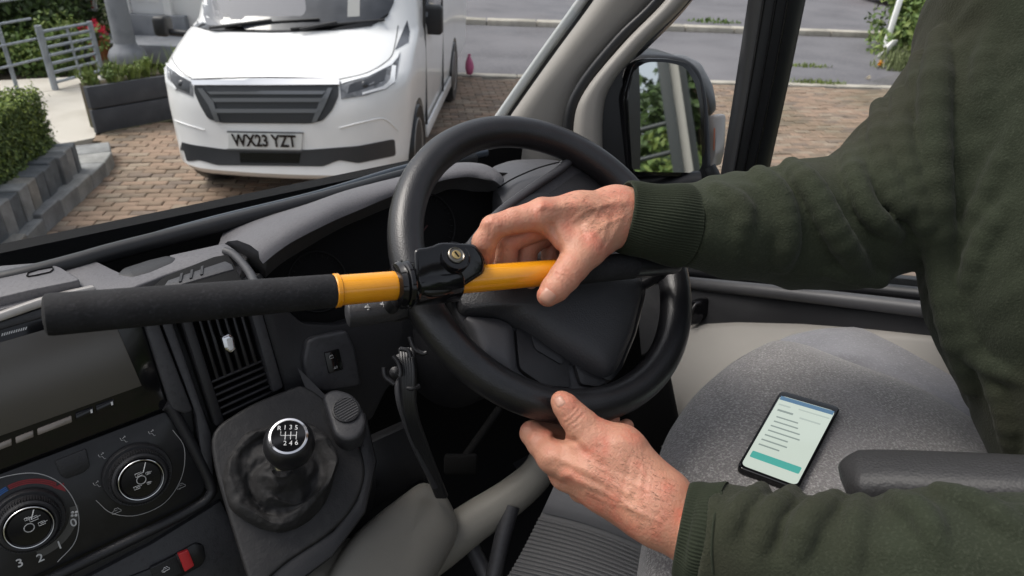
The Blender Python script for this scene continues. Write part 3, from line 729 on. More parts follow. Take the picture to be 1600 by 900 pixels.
# slices of the front: (y of the nose, height, half width, corner radius, bow)
SL = [(.12, .26, .75, .30, .08), (.03, .29, .80, .33, .09), (.0, .33, .82, .34, .09), (.02, .42, .83, .34, .09), (.035, .55, .84, .34, .09), (.045, .70, .845, .33, .09), (.075, .86, .85, .32, .09), (.105, .92, .85, .32, .09), (.16, .96, .85, .34, .10),
      (.30, 1.03, .845, .34, .11), (.46, 1.095, .84, .34, .12), (.60, 1.14, .83, .34, .12), (.66, 1.17, .825, .34, .12), (.86, 1.42, .80, .32, .11), (1.08, 1.70, .76, .30, .10), (1.28, 1.95, .73, .28, .09), (1.42, 2.06, .70, .25, .08), (1.7, 2.12, .68, .2, .06), (2.4, 2.15, .66, .2, .05)]
rows = []
for (y0, z, hw, rc, bow) in SL:
    r = []
    yb = 4.9
    pts = [(-hw, yb), (-hw, 3.6), (-hw, 2.2), (-hw, max(1.2, y0+rc+.1))]
    for k in range(9):
        a = pi/2*k/8; pts.append((-hw+rc-rc*cos(a), y0+rc-rc*sin(a)))
    nx = hw-rc
    for k in range(1, 9): pts.append((-nx+2*nx*k/9, y0))
    for k in range(9):
        a = pi/2*(1-k/8); pts.append((hw-rc+rc*cos(a), y0+rc-rc*sin(a)))
    pts += [(hw, max(1.2, y0+rc+.1)), (hw, 2.2), (hw, 3.6), (hw, yb)]
    for (x, y) in pts:
        yy = y+bow*(x/hw)**2*(1 if y < y0+rc+.01 and y < 3 else 0)
        r.append(VL(x, yy, z))
    rows.append(r)
v, f = grid_vf(rows); L = len(rows[0])
f.append(list(range(L))[::-1]); f.append([len(v)-L+i for i in range(L)])
f += [[i*L, (i+1)*L, (i+1)*L+L-1, i*L+L-1] for i in range(len(rows)-1)]
bm = bmesh.new(); bv = [bm.verts.new(p) for p in v]
for q in f: bm.faces.new([bv[i] for i in q])
vbody = bm_obj('body', bm, M['vanwhite'], van, sharp=50); bm.free()
# wheel wells
AX = [(.78, 'front'), (3.47, 'rear')]
for y, _ in AX:
    for s in (-1, 1):
        cv, cf = lathe_vf([(.37, -.16), (.37, .16)], VL(s*.86, y, .31), vs_, 40)
        me = bpy.data.meshes.new('well'); me.from_pydata([tuple(p) for p in cv], [], cf); wo = bpy.data.objects.new('well', me); COL.objects.link(wo)
        md = vbody.modifiers.new('well', 'BOOLEAN'); md.operation = 'DIFFERENCE'; md.object = wo; md.solver = 'EXACT'
        bm_ = bmesh.new(); bm_.from_mesh(me); bmesh.ops.recalc_face_normals(bm_, faces=bm_.faces); bm_.to_mesh(me); bm_.free()
dg = bpy.context.evaluated_depsgraph_get(); me2 = bpy.data.meshes.new_from_object(vbody.evaluated_get(dg))
vbody.modifiers.clear(); vbody.data = me2; me2.set_sharp_from_angle(angle=radians(42))
for o in [o for o in COL.objects if o.name.startswith('well')]: bpy.data.objects.remove(o)
bpy.context.view_layer.update()
VB = bvh_of(vbody); VH = Hit(VB, default=lambda u, v: D(u, v, 5.4))
for y, _ in AX:
    for s in (-1, 1):
        c = VL(s*.74, y, .325)
        wl = lathe('wheel', [(.02, -.1), (.21, -.1), (.215, -.085), (.30, -.11), (.325, -.07), (.325, .07), (.30, .11), (.215, .085), (.21, .1), (.02, .1)], c, vs_*s, M['rubber'], van, 40)
        lathe('rim', [(.02, .05), (.06, .09), (.16, .085), (.205, .104), (.212, .09)], c, vs_*s, M['silver'], wl, 30)
def vp(name, px, m, lift=.004, th=.02, step=9, parent=van, **k): return patch(name, px, VH, th, m, parent, step, lift, **k)
vp('windscreen', rnd([(286, -150), (287, 0), (289, 22), (300, 41), (330, 49), (420, 51), (520, 48), (580, 41), (604, 27), (615, 5), (622, -150)], 4, 2), M['winglass'], .005, step=14)
vp('windscreen_seal', [(300, 41), (330, 49), (420, 51), (520, 48), (580, 41), (604, 27), (608, 20), (590, 32), (520, 40), (420, 43), (330, 41), (304, 34), (292, 20), (289, 22)], M['gloss'], .009)
gr = vp('grille', rnd([(303, 132), (529, 132), (529, 150), (519, 172), (505, 188), (485, 193), (348, 192), (326, 186), (314, 166), (305, 146)], 5, 2), M['darkgrille'], .006)
vp('grille_trim', [(301, 126), (530, 126), (531, 133), (420, 134), (303, 134)], M['trimwhite'], .022, .03)
for y0, y1, xa, xb in ((143, 147, 326, 510), (153, 159, 332, 507), (170, 176, 336, 500)):
    vp('slat', [(xa, y0), (xb, y0), (xb-5, y1), (xa+5, y1)], M['grillebar'], .020, .03, parent=gr)
for q in ([(310, 138), (318, 138), (335, 158), (345, 190), (338, 190), (328, 165)], [(520, 138), (513, 138), (500, 158), (488, 190), (495, 190), (508, 165)]):
    vp('grille_strut', q, M['grillebar'], .016, .03, parent=gr)
ink = vp('lower_intake', rnd([(259, 215), (300, 226), (350, 233), (480, 234), (560, 228), (616, 217), (618, 243), (560, 255), (530, 250), (505, 260), (340, 258), (312, 250), (296, 252), (264, 240)], 4, 2), M['darkgrille'], .005)
vp('intake_mesh', [(375, 238), (470, 239), (468, 255), (376, 254)], M['gloss'], .008, parent=ink)
M['lampglass'] = mat('lamp_lens', (.20, .205, .22), .08, .6, coat=.6, var=[('noise', 14, (.09, .093, .10), .45, .6)])
M['drl'] = mat('drl_white', (.85, .86, .88), .2)
M['bowl'] = mat('lamp_bowl', (.055, .058, .065), .25, .5, .3)
for nm, outl, inner, br in (('right', [(531, 128), (575, 117), (611, 98), (625, 82), (621, 106), (617, 129), (602, 140), (572, 149), (533, 155)], [(546, 133), (578, 122), (604, 108), (600, 126), (572, 138), (543, 147)], [[(533, 128), (575, 117), (611, 98), (624, 83), (621, 91), (612, 102), (576, 120.5), (534, 131.5)], [(612, 103), (618, 104), (616, 128), (601, 139), (566, 148), (566, 145), (598, 135), (609, 125)]]),
                            ('left', [(257, 94), (266, 103), (283, 115), (301, 125), (302, 151), (277, 141), (262, 129)], [(266, 110), (283, 119), (297, 129), (297, 146), (280, 138), (268, 127)], [[(257, 95), (267, 104), (284, 116), (301, 125.5), (301, 128.5), (283, 119), (266, 107), (261, 102)], [(258, 100), (262, 104), (264, 124), (277, 138), (276, 141), (261, 128)]])):
    hl = vp('headlight', outl, M['lampglass'], .005, step=6)
    vp('lamp_bowl', inner, M['bowl'], .007, .01, 6, parent=hl); [vp('light_strip', q, M['drl'], .010, .012, 6, parent=hl) for q in br]
    c = VH(570, 132) if nm == 'right' else VH(283, 130); n = VH.n
    lathe('lens', [(.001, .016), (.014, .013), (.022, .006)], c, n, M['bowl'], hl, 18)
pq = [(358, 206), (473, 208), (471, 234), (358, 232)]
np_ = vp('number_plate', pq, mat('plate_white', (.62, .63, .62), .4), .012, .012, 20)
vp('plate_border', [(356, 204), (475, 206), (475, 208.4), (356, 206.6)], M['seam'] if 'seam' in M else M['grillebar'], .0125, .004, 20, parent=np_); vp('plate_border', [(356, 231.6), (473, 233.6), (473, 236), (356, 234)], M['grillebar'], .0125, .004, 20, parent=np_)
c = VH(415, 220)+VH.n*.022; tx = (VH(470, 221)-VH(360, 219)).normalized()
text('plate_lettering', 'WX23 YZT', c, tx, UP, .112, M['gloss'], np_, .002, sx=.78, bold=.03)
# seams and creases
M['seam'] = mat('panel_gap', (.03, .03, .03), .8)
def seam(name, px, r=.004, m=M['seam'], parent=van, lift=.0):
    pts = []
    pts = [VH(p.x, p.y)+VH.n*lift for p in cr([(a, b, 0) for a, b in px], 5)]
    return tube(name, pts, r, m, parent, 6)
seam('bonnet_gap', [(302, 124), (360, 122), (415, 121), (470, 122), (530, 124)], .005)
seam('bonnet_gap', [(530, 124), (575, 113), (608, 92), (617, 70), (622, 40)], .003)
seam('bonnet_gap', [(301, 124), (280, 108), (267, 85), (268, 50)], .003)
seam('bumper_crease', [(262, 184), (290, 194), (320, 203)], .005, M['vanwhite'], lift=.002); seam('bumper_crease', [(530, 200), (570, 190), (600, 186), (622, 204)], .005, M['vanwhite'], lift=.002)
vp('quarter_glass', [(617, 78), (636, 32), (640, 50), (638, 66)], M['winglass'], .004, step=6)
sx0 = VL(.835, 0, 0)
SP = Pl(VL(.852, 0, 0), vs_)
def sp(name, pts, m, th=.02, parent=van, bev=.003):   # on the flank, (y, z) in the van's own measure
    return prism(name, [VL(.852+.0, y, z) for y, z in pts], -vs_*th, m, parent, bev)
sp('side_window', [(1.35, 1.18), (2.25, 1.18), (2.25, 1.62), (1.62, 1.62)], M['winglass'])
for y in (1.22, 2.38): prism('door_gap', [VL(.851, y, .3), VL(.851, y+.012, .3), VL(.851, y+.012, 1.7), VL(.851, y, 1.7)], -vs_*.02, M['seam'], van)
prism('sill_trim', [VL(.853, 1.2, .26), VL(.853, 3.05, .26), VL(.853, 3.05, .36), VL(.853, 1.2, .36)], -vs_*.02, M['vanwhite'], van, .004)
for s, (u0, v0_, u1, v1) in ((1, (659, 9, 692, 52)), (-1, (243, 25, 266, 55))):
    dpt = 5.55 if s > 0 else 5.35
    c = D((u0+u1)/2, (v0_+v1)/2, dpt); wd = (u1-u0)/F_PX*dpt; ht = (v1-v0_)/F_PX*dpt
    m_ = box('wing_mirror', c, vs_, vh, UP, wd, .13, ht, M['plastic'], van, .03, 3)
    tube('mirror_arm', [c-UP*ht*.3-vs_*s*wd*.2, c-UP*ht*.35-vs_*s*(wd*.5+.12)], .025, M['plastic'], m_, 8)
def wiper(a, b, piv):
    A = [VH(*p)+VH.n*.02 for p in (a, ((a[0]+b[0])/2, (a[1]+b[1])/2-1), b)]
    w_ = tube('wiper', A, .009, M['plastic'], van, 8); tube('wiper_arm', [VH(*piv)+VH.n*.03, A[1]+UP*.012], .011, M['plastic'], w_, 8)
wiper((352, 44), (500, 32), (330, 50)); wiper((455, 49), (600, 33), (470, 52))
vp('tax_paper', [(345, 35), (383, 33), (381, 40), (343, 41)], mat('paper_white', (.8, .8, .8), .6), .008, .004, 8)
vp('seat_back', rnd([(325, -40), (470, -40), (480, 20), (460, 33), (335, 30)], 12, 3), mat('pale_seat', (.20, .2, .22), .5), .0055, .004, 14)
vp('pale_blind', [(545, -60), (563, -60), (562, 26), (543, 27)], mat('pale_blind', (.34, .34, .33), .6), .0056, .004, 12)
# pink bag by the rear wheel
pk = G(733, 120)
dome_c = thing('pink_bag', pk, 'small pink bag hanging low behind the rear wheel of the campervan', 'bag')
rows = []
for i, (r, z) in enumerate([(.02, .04), (.08, .05), (.10, .16), (.09, .26), (.05, .33), (.03, .36), (.045, .39)]):
    rows.append([pk+UP*z*.72+SIDE*cos(a)*r*.48*(1+.25*sin(3*a+i)+.12*sin(5*a-2*i))+HEAD*sin(a)*r*.5 for a in [2*pi*k/14 for k in range(14)]])
v, f = grid_vf(rows, True); obj('bag', v, f, mat('pink_fabric', (.55, .12, .25), .6, bump=[('noise', 40, .4, .01)]), dome_c)
# ================================================================ OUR OWN CAB
NF = Vector((0, -cos(.35), sin(.35))); FACE = Pl(D(240, 560, .78), NF)
FX = Vector((1, 0, 0)); FY = NF.cross(FX)
TOP = Pl((0, 0, 1.62), (0, 0, 1))
cab = thing('cab_shell', (.5, .9, .7), 'grey trimmed driving cab shell with beige windscreen pillar and dark footwell', 'vehicle cab')
dash = thing('dashboard', (.2, .8, 1.3), 'black plastic dashboard with blank screen, round heater dials and air vents', 'dashboard')
# --- footwell
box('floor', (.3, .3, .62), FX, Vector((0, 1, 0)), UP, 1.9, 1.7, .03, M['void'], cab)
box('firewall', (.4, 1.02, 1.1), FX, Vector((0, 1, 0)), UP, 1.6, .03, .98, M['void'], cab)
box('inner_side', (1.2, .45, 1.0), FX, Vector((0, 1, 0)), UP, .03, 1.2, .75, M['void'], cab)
# unseen roof strips, added front and rear to cut the top light
RX0, RX1, RY0, RY1 = -1.08, 1.18, -1.0, .47
for (xa, xb, ya, yb) in ((-1.1, 1.2, RY1, .56), (-1.1, 1.2, -1.5, RY0)):
    box('added_roof_strip', ((xa+xb)/2, (ya+yb)/2, 2.44), FX, Vector((0, 1, 0)), UP, xb-xa, yb-ya, .03, M['beige'], cab, .004)
# --- dash top
plate('dash_top', [(-120, 530), (0, 492), (150, 452), (262, 432), (350, 384), (385, 372), (388, 400), (372, 440), (250, 456), (150, 462), (0, 505), (-120, 545)], TOP, .03, M['dash_grey'], dash, .004, lift=-.012)
plate('dash_top_pad', [(98, 425), (112, 405), (128, 402), (152, 408), (176, 420), (196, 429), (222, 424), (270, 405), (262, 399), (275, 396), (330, 384), (352, 379), (372, 392), (352, 398), (262, 428), (205, 450), (140, 462), (118, 440)], TOP, .03, M['dash_grey'], dash, .006, r=6, lift=.004, seg=3)
plate('tray', [(180, 430), (192, 418), (232, 405), (262, 398), (278, 402), (272, 410), (235, 426), (206, 434)], TOP, .01, M['plastic'], dash, .003, r=5, lift=.0045)
lid = plate('storage_lid', [(-90, 450), (-80, 428), (0, 415), (62, 410), (92, 416), (112, 428), (126, 437), (60, 450), (-60, 478)], TOP, .03, M['dash_grey'], dash, .008, r=6, lift=.012, seg=3)
P_ = TOP.off(.0128); tube('finger_slot', [P_(*p) for p in [(42, 431), (44, 426), (60, 421), (82, 417), (83, 421), (78, 425), (56, 430), (44, 432)]], .0008, M['void'], lid, 6, closed=True)
plate('lower_pad', [(-90, 505), (-80, 470), (0, 455), (70, 442), (126, 434), (148, 447), (60, 468), (0, 484)], TOP, .03, M['dash_grey'], dash, .006, r=5, lift=.002, seg=3)
plate('trim_strip', [(-90, 530), (-80, 512), (0, 489), (60, 468), (110, 455), (148, 447), (152, 456), (110, 466), (60, 482), (0, 503)], FACE, .02, M['silver'], dash, .002, lift=.012)
plate('trim_lower_lip', [(-90, 545), (-90, 527), (0, 503), (110, 466), (152, 456), (205, 446), (206, 458), (110, 484), (0, 516)], FACE, .02, M['plastic_grey'], dash, .002, lift=.008)
# windscreen seal and scuttle
def ontop(px, z): 
    P = Pl((0, 0, z), (0, 0, 1)); return [P(u, v) for u, v in px]
tube('windscreen_seal', cr(ontop([(-60, 452), (40, 431), (120, 410), (190, 390), (340, 352), (500, 312), (620, 278), (740, 246)], 1.625), 5), .011, M['rubber'], cab, 12)
tube('windscreen_seal', cr(ontop([(60, 420), (150, 397), (200, 383), (340, 344), (500, 304), (640, 262), (760, 238)], 1.622), 5), .007, mat('seal_blue_black', (.035, .045, .06), .3), cab, 12)
# --- fascia behind everything on the face
plate('fascia', [(-120, 520), (215, 450), (420, 440), (470, 520), (580, 690), (590, 760), (560, 900), (440, 1010), (-140, 1100)], FACE, .05, M['plastic'], dash, .004, lift=-.012)
# --- radio
rad = plate('radio', [(-80, 556), (-80, 536), (0, 512), (203, 452), (212, 470), (264, 636), (-80, 765)], FACE, .05, M['gloss'], dash, .002, lift=.004)
plate('screen', [(-60, 553), (0, 535), (172, 486), (222, 603), (121, 639), (0, 682), (-60, 703)], FACE, .004, mat('switched_off_screen', (.082, .075, .066), .25, .55, var=[('noise', 3, (.068, .062, .054), .4, .7)]), rad, .001, lift=.0052)
for k in range(11):
    a = 2+k*3.7; plate('maker_mark', [(a, 526-a*.27), (a+2, 525.4-a*.27), (a+3.4, 521-a*.27), (a+1.4, 521.6-a*.27)], FACE, .001, M['white_print'], rad, 0, lift=.0046)
bt = mat('pale_worn_button', (.22, .195, .175), .3, .5, .3, bump=[('noise', 90, .4, .002)])
for i, (xa, xb) in enumerate(((-30, 18), (24, 52), (58, 112))):
    y = lambda x: 698-x*.385
    plate('button', [(xa, y(xa)-5), (xb, y(xb)-5), (xb+1, y(xb)+5), (xa+1, y(xa)+5)], FACE, .006, bt, rad, .001, lift=.0065)
for i, (xa, xb) in enumerate(((118, 146), (150, 178))):
    plate('button', [(xa, y(xa)-6), (xb, y(xb)-6), (xb+1, y(xb)+5), (xa+1, y(xa)+6)], FACE, .006, M['gloss'], rad, .001, lift=.0065)
    plate('button_mark', [(xb-5, y(xb-5)-3), (xb-2, y(xb-2)-3), (xb-1, y(xb)+3), (xb-4, y(xb-3)+3)], FACE, .001, M['white_print'], rad, 0, lift=.0068)
# rails between radio and vent
plate('rail', [(214, 470), (232, 462), (302, 642), (290, 648), (268, 640)], FACE, .03, M['plastic_grey'], dash, .003, lift=.012)
plate('rail', [(236, 462), (254, 458), (330, 676), (336, 768), (326, 772), (318, 740), (306, 648)], FACE, .03, M['plastic_grey'], dash, .003, lift=.010)
# --- centre vent
vent = plate('air_vent', [(262, 470), (392, 440), (440, 606), (340, 668)], FACE, .004, M['void'], dash, .001, lift=-.006)
plate('vent_frame', [(274, 470), (290, 466), (352, 660), (338, 668)], FACE, .035, M['plastic'], vent, .003, lift=.016)
plate('vent_frame', [(376, 436), (394, 432), (444, 606), (428, 614)], FACE, .035, M['plastic_grey'], vent, .003, lift=.018)
slm = M['plastic_smooth']
for k in range(6):
    s = k/6; xa, xb = 300+s*82, 340+s*72
    plate('slat', [(xa, 468), (xa+5, 467), (xb+4, 592-s*28), (xb-2, 594-s*28)], FACE, .022, slm, vent, .0015, lift=.010)
for k in range(6):
    s = k/5.5; a = (328+s*20, 596+s*56); b = (424+s*18, 556+s*52)
    plate('slat', [a, b, (b[0]+1.5, b[1]+4), (a[0]+1.5, a[1]+4.5)], FACE, .022, slm, vent, .0015, lift=.010)
tb = plate('vent_tab', [(346, 527), (358, 521), (367, 528), (369, 546), (361, 552), (351, 546)], FACE, .02, M['chrome'], vent, .003, r=3, lift=.022)
plate('tab_insert', [(354, 530), (363, 527), (366, 545), (359, 549)], FACE, .01, mat('pale_tab', (.65, .65, .66), .35), tb, .001, r=2, lift=.0235)
# --- slim defroster vent on the dash top
rail_ = cr(ontop([(352, 392), (364, 397), (376, 408), (390, 426), (400, 446)], 1.626), 5)
tube('vent_rail', rail_, .005, M['plastic_grey'], dash, 10)
dv_ = plate('top_vent', [(232, 452), (258, 431), (334, 401), (356, 397), (364, 410), (382, 446), (250, 470)], TOP, .004, M['void'], dash, .001, lift=.0052)
plate('vent_lip', [(254, 448), (262, 437), (352, 407), (362, 412), (366, 420), (350, 424), (262, 450)], TOP, .006, M['plastic_grey'], dv_, .002, lift=.007)
for s in (.25, .45, .65):
    a, b = (262+s*80, 434-s*28), (258+s*84, 447-s*28); plate('slat', [a, (a[0]+4, a[1]-1), (b[0]+4, b[1]-1), b], TOP, .004, M['plastic'], dv_, 0, lift=.0085)
# --- heater panel
hp_ = plate('heater_panel', [(-90, 770), (0, 741), (262, 642), (275, 660), (322, 752), (318, 772), (296, 788), (120, 872), (-80, 960)], FACE, .02, M['plastic_smooth'], dash, .002, r=8, lift=.002)
tube('panel_frame', [FACE.off(.006)(*p) for p in cr([(258, 634, 0), (270, 642, 0), (300, 695, 0), (328, 752, 0), (328, 774, 0), (300, 796, 0), (200, 846, 0), (100, 894, 0), (0, 945, 0)], 5) for p in [(p[0], p[1])]], .006, M['plastic'], dash, 10)
def knob(u, v, r, dd):
    c = FACE.off(.004)(u, v); s = (FACE(u+40, v+0)-FACE(u-40, v+0)).length/80; R = r*s*1.03
    k = lathe('knob_ring', [(R, 0), (R, .006), (R*.97, .008), (R*.88, .008), (R*.84, .014), (R*.80, .020), (R*.74, .0215), (R*.68, .021), (R*.66, .016), (.001, .0155)], c, NF, M['plastic'], hp_, 64)
    f = lathe('knob_face', [(R*.655, .014), (R*.655, .0225), (R*.63, .0237), (R*.60, .0225), (R*.58, .0222), (R*.55, .0232), (.001, .0235)], c, NF, M['gloss'], k, 64)
    tube('knob_chrome', [c+NF*.0236+(FX*cos(a)+FY*sin(a))*R*.63 for a in [2*pi*i/60 for i in range(60)]], .0006, M['chrome'], k, 6, closed=True)
    for i in range(60):
        pass
    rb = MB()
    for i in range(72):
        a = 2*pi*i/72; d = FX*cos(a)+FY*sin(a); vv, ff = box_vf(c+d*R*.845+NF*.014, d, NF.cross(d), NF, R*.05, R*.03, .011); rb.add(vv, ff)
    rb.build('knob_ribs', M['plastic'], k, smooth=False, kind='stuff')
    return c, R, k
def arcmark(name, c, r0, a0, a1, m, par, w=.0007, lift=-.0012, n=24):
    pts = [c+NF*lift+(FX*cos(a)+FY*sin(a))*r0 for a in [radians(a0+(a1-a0)*i/n) for i in range(n+1)]]
    rows = []
    for p in pts:
        d = (p-c-NF*lift).normalized(); rows.append([p-d*w, p+d*w])
    v, f = grid_vf(rows); return obj(name, v, f, m, par, smooth=False)
k1c, k1R, k1 = knob(44, 812, 57, 0); k2c, k2R, k2 = knob(215, 740, 52, 0)
for i, rr in enumerate((1.16, 1.215, 1.27)):
    arcmark('cold_scale', k1c, k1R*rr, 100, 190, M['blueprint'], hp_); arcmark('hot_scale', k1c, k1R*rr, 98, 34+i*2, M['redprint'], hp_)
c_ = k1c+(FX*cos(radians(29))+FY*sin(radians(29)))*k1R*1.22+NF*(-.001)
obj('hot_arrow', [c_+FX*.004+FY*.004, c_-FX*.006+FY*.003, c_+FX*.003-FY*.006], [[0, 1, 2]], M['redprint'], hp_, smooth=False)
arcmark('fan_scale', k1c, k1R*1.24, -8, -95, mat('smoky_ring', (.07, .068, .066), .3), hp_, w=k1R*.12, lift=-.0016)
xd = (FACE(150, 800)-FACE(50, 840)).normalized()
for s, (u, v) in (('0', (115, 817)), ('1', (93, 852)), ('2', (63, 872)), ('3', (31, 880))):
    text('fan_number', s, FACE.off(.0034)(u, v), FX, FY, .0125, M['white_print'], hp_, .0003, bold=.01)
fc = FACE.off(.003)(116, 803)
for a in range(4):
    d = FX*cos(a*pi/2+.4)+FY*sin(a*pi/2+.4); v, f = lathe_vf([(.0016, 0), (.0014, .0004)], fc+d*.0024, NF, 10); obj('fan_symbol', v, f, M['white_print'], hp_)
def icon(u, v, s, segs, lift=.0028, m='grey_print', par=None, pl=FACE, w=.00035):
    c = pl.off(lift)(u, v); mb = MB()
    for q in segs:
        vv, ff = tube_vf([c+FX*p[0]*s+FY*p[1]*s for p in q], w, 5); mb.add(vv, ff)
    return mb.build('symbol', M[m], par or hp_, kind='stuff')
SEAT = [[(-.5, .6), (-.4, 0), (.1, -.1), (.3, -.7), (.6, -.7)], [(-.1, .3), (.5, .6)], [(.5, .6), (.3, .7)], [(.5, .6), (.45, .35)]]
CARI = [[(-.8, -.3), (-.8, .1), (-.4, .2), (-.2, .6), (.4, .6), (.6, .2), (.8, .1), (.8, -.3), (-.8, -.3)], [(-.2, .2), (.3, .2)], [(-.5, -.3), (-.4, -.5), (-.2, -.3)]]
for u, v in ((193, 687), (237, 677), (159, 713), (151, 757)): icon(u, v, .0052, SEAT)
for u, v in ((283, 760), (182, 799)): icon(u, v, .0056, CARI)
for (c, R, kk, items) in ((k1c, k1R, k1, [(.3, .38, .01), (.05, .5, .006), (.55, -.02, .008)]), (k2c, k2R, k2, [(-.05, .33, .009), (.38, .22, .006), (-.3, -.3, .008), (.28, -.3, .005)])):
    for x, y, s in items:
        p = c+FX*x*R*.6+FY*y*R*.6+NF*.0242; mb = MB()
        for q in ([(-.5, -.3), (.5, -.3), (.5, .3), (-.5, .3), (-.5, -.3)], [(-.2, 0), (.9, .1)]):
            vv, ff = tube_vf([p+FX*a*s*.7+FY*b*s*.7 for a, b in q], .0003, 5); mb.add(vv, ff)
        mb.build('symbol', M['white_print'], kk, kind='stuff')
    a = radians(62); tube('pointer', [c+NF*.0242+(FX*cos(a)+FY*sin(a))*R*.25, c+NF*.0242+(FX*cos(a)+FY*sin(a))*R*.56], .0005, M['white_print'], kk, 5)
    tube('knob_eye', [c+NF*.024+(FX*cos(q)+FY*sin(q))*R*.13 for q in [2*pi*i/24 for i in range(24)]], .0005, M['grey_print'], kk, 5, closed=True)
tube('dial_outline', cr([FACE.off(.003)(*p) for p in [(150, 782), (175, 802), (215, 805), (258, 785), (284, 745), (288, 700), (270, 672)]], 5), .0004, M['grey_print'], hp_, 5)
tube('dial_outline', cr([FACE.off(.003)(*p) for p in [(-30, 760), (10, 744), (60, 740), (100, 760), (122, 800), (118, 845), (90, 878)]], 5), .0005, M['grey_print'], hp_, 5)
plate('blank_cover', [(85, 721), (135, 701), (141, 729), (131, 739), (103, 749), (94, 743)], FACE, .006, M['plastic'], hp_, .001, r=4, lift=.0045)
# --- switch row under the heater panel
sr = plate('switch_row', [(140, 930), (150, 922), (232, 890), (306, 848), (318, 852), (322, 872), (316, 884), (240, 925), (150, 985)], FACE, .01, M['plastic_smooth'], dash, .002, r=5, lift=-.002)
plate('hazard_switch', [(278, 866), (294, 859), (304, 884), (289, 894)], FACE, .006, M['red'], sr, .0012, r=2, lift=.002)
plate('switch', [(234, 888), (275, 868), (286, 895), (246, 916)], FACE, .006, M['plastic'], sr, .001, r=2, lift=.0012)
icon(259, 890, .005, CARI, .0022, 'white_print', sr)
plate('console_face', [(330, 792), (346, 780), (392, 880), (400, 1010), (20, 1080), (-60, 1010), (140, 900), (236, 850)], FACE, .03, M['plastic_grey'], dash, .005, lift=-.005)
# --- instrument hood
hb_ = [(356, 377, .85), (388, 356, .88), (430, 336, .91), (490, 316, .95), (540, 299, .98), (619, 280, 1.03), (676, 266, 1.07), (715, 257, 1.09), (754, 259, 1.09), (778, 271, 1.08), (788, 284, 1.06)]
hl_ = [(404, 393, .80), (430, 373, .82), (460, 354, .84), (520, 324, .88), (560, 309, .91), (622, 290, .95), (676, 276, .99), (715, 266, 1.015), (752, 267, 1.03), (775, 277, 1.035), (786, 286, 1.045)]
hu_ = [(411, 412, .795), (436, 392, .815), (464, 374, .835), (522, 345, .875), (562, 328, .905), (612, 307, .94), (670, 289, .98), (700, 280, 1.0), (735, 277, 1.02), (766, 283, 1.03), (780, 291, 1.04)]
hi_ = [(414, 440, .90), (440, 420, .92), (470, 404, .94), (525, 372, .97), (565, 355, .99), (618, 336, 1.02), (674, 318, 1.04), (703, 308, 1.06), (738, 304, 1.07), (762, 300, 1.08), (779, 296, 1.07)]
def curve3(q, n=7): return cr([D(*p) for p in q], n)
A, B, C_, I_ = [curve3(q) for q in (hb_, hl_, hu_, hi_)]
wb_ = cr(ontop([(338, 392), (352, 358), (372, 348), (410, 336), (452, 324), (520, 306), (575, 291), (612, 281), (650, 272), (690, 264), (740, 256)], 1.615), 7)
rows = [[p-UP*.02 for p in wb_], wb_, A, [a.lerp(b, .35)+UP*.006 for a, b in zip(A, B)], [a.lerp(b, .75)+UP*.005 for a, b in zip(A, B)], B, [b.lerp(c, .5)-HEAD*.004 for b, c in zip(B, C_)], C_, [c+HEAD*.012-UP*.002 for c in C_], I_]
v, f = grid_vf(rows); f.append([i*len(A) for i in range(len(rows))]); f.append([(i+1)*len(A)-1 for i in range(len(rows))][::-1]); obj('instrument_hood', v, f, M['dash_grey'], dash, sharp=70)
CL = Pl(D(590, 400, .97), (0, -.9, .44))
cl = plate('instrument_cluster', [(380, 440), (420, 380), (560, 310), (700, 262), (800, 270), (830, 330), (760, 430), (640, 500), (520, 560), (430, 560)], CL, .02, M['void'], dash, .003)
M['gp'] = mat('gauge_ring', (.010, .010, .011), .6, .2); M['grille_red'] = mat('needle_red', (.06, .012, .012), .5)
def gauge(u, v, r):
    c = CL.off(.002)(u, v); s = (CL(u+20, v)-CL(u-20, v)).length/40*r; n = CL.n; e1 = FX; e2 = n.cross(e1)
    g = tube('gauge', [c+(e1*cos(a)+e2*sin(a))*s for a in [2*pi*i/48 for i in range(48)]], .0012, M['gp'], cl, 8, closed=True)
    for i in range(21):
        a = radians(220-i*13); d = e1*cos(a)+e2*sin(a); tube('tick', [c+d*s*.82, c+d*s*.92], .0006, M['gp'], g, 4)
    a = radians(215); d = e1*cos(a)+e2*sin(a); tube('needle', [c, c+d*s*.75], .0009, M['grille_red'], g, 5)
gauge(497, 440, 46); gauge(668, 352, 44)
# --- panel right of the vent, switch block, column shroud
plate('side_panel', [(p[0], p[1]) for p in rnd([(a, b, 0) for a, b in [(394, 436), (408, 424), (434, 470), (474, 506), (530, 508), (640, 474), (668, 560), (606, 606), (580, 660), (530, 650), (470, 640), (446, 616)]], 10, 3)], FACE, .04, M['plastic'], dash, .005, lift=.004)
plate('switch_block', [(474, 566), (480, 534), (490, 527), (543, 516), (556, 545), (566, 604), (508, 614), (486, 606)], FACE, .03, M['plastic_grey'], dash, .006, r=8, lift=.016, seg=3)
ub = plate('switch', [(507, 551), (530, 545), (537, 577), (514, 584)], FACE, .006, M['gloss'], dash, .001, r=2, lift=.0185)
icon(518, 558, .004, [[(-.6, -.4), (.6, -.4), (.6, .4), (-.6, .4), (-.6, -.4)], [(-.6, .6), (.6, .6)]], .020, 'grey_print', ub); icon(524, 574, .004, [[(-.6, -.3), (.6, -.3), (.6, .3)], [(-.4, .1), (.3, .1)]], .020, 'grey_print', ub)
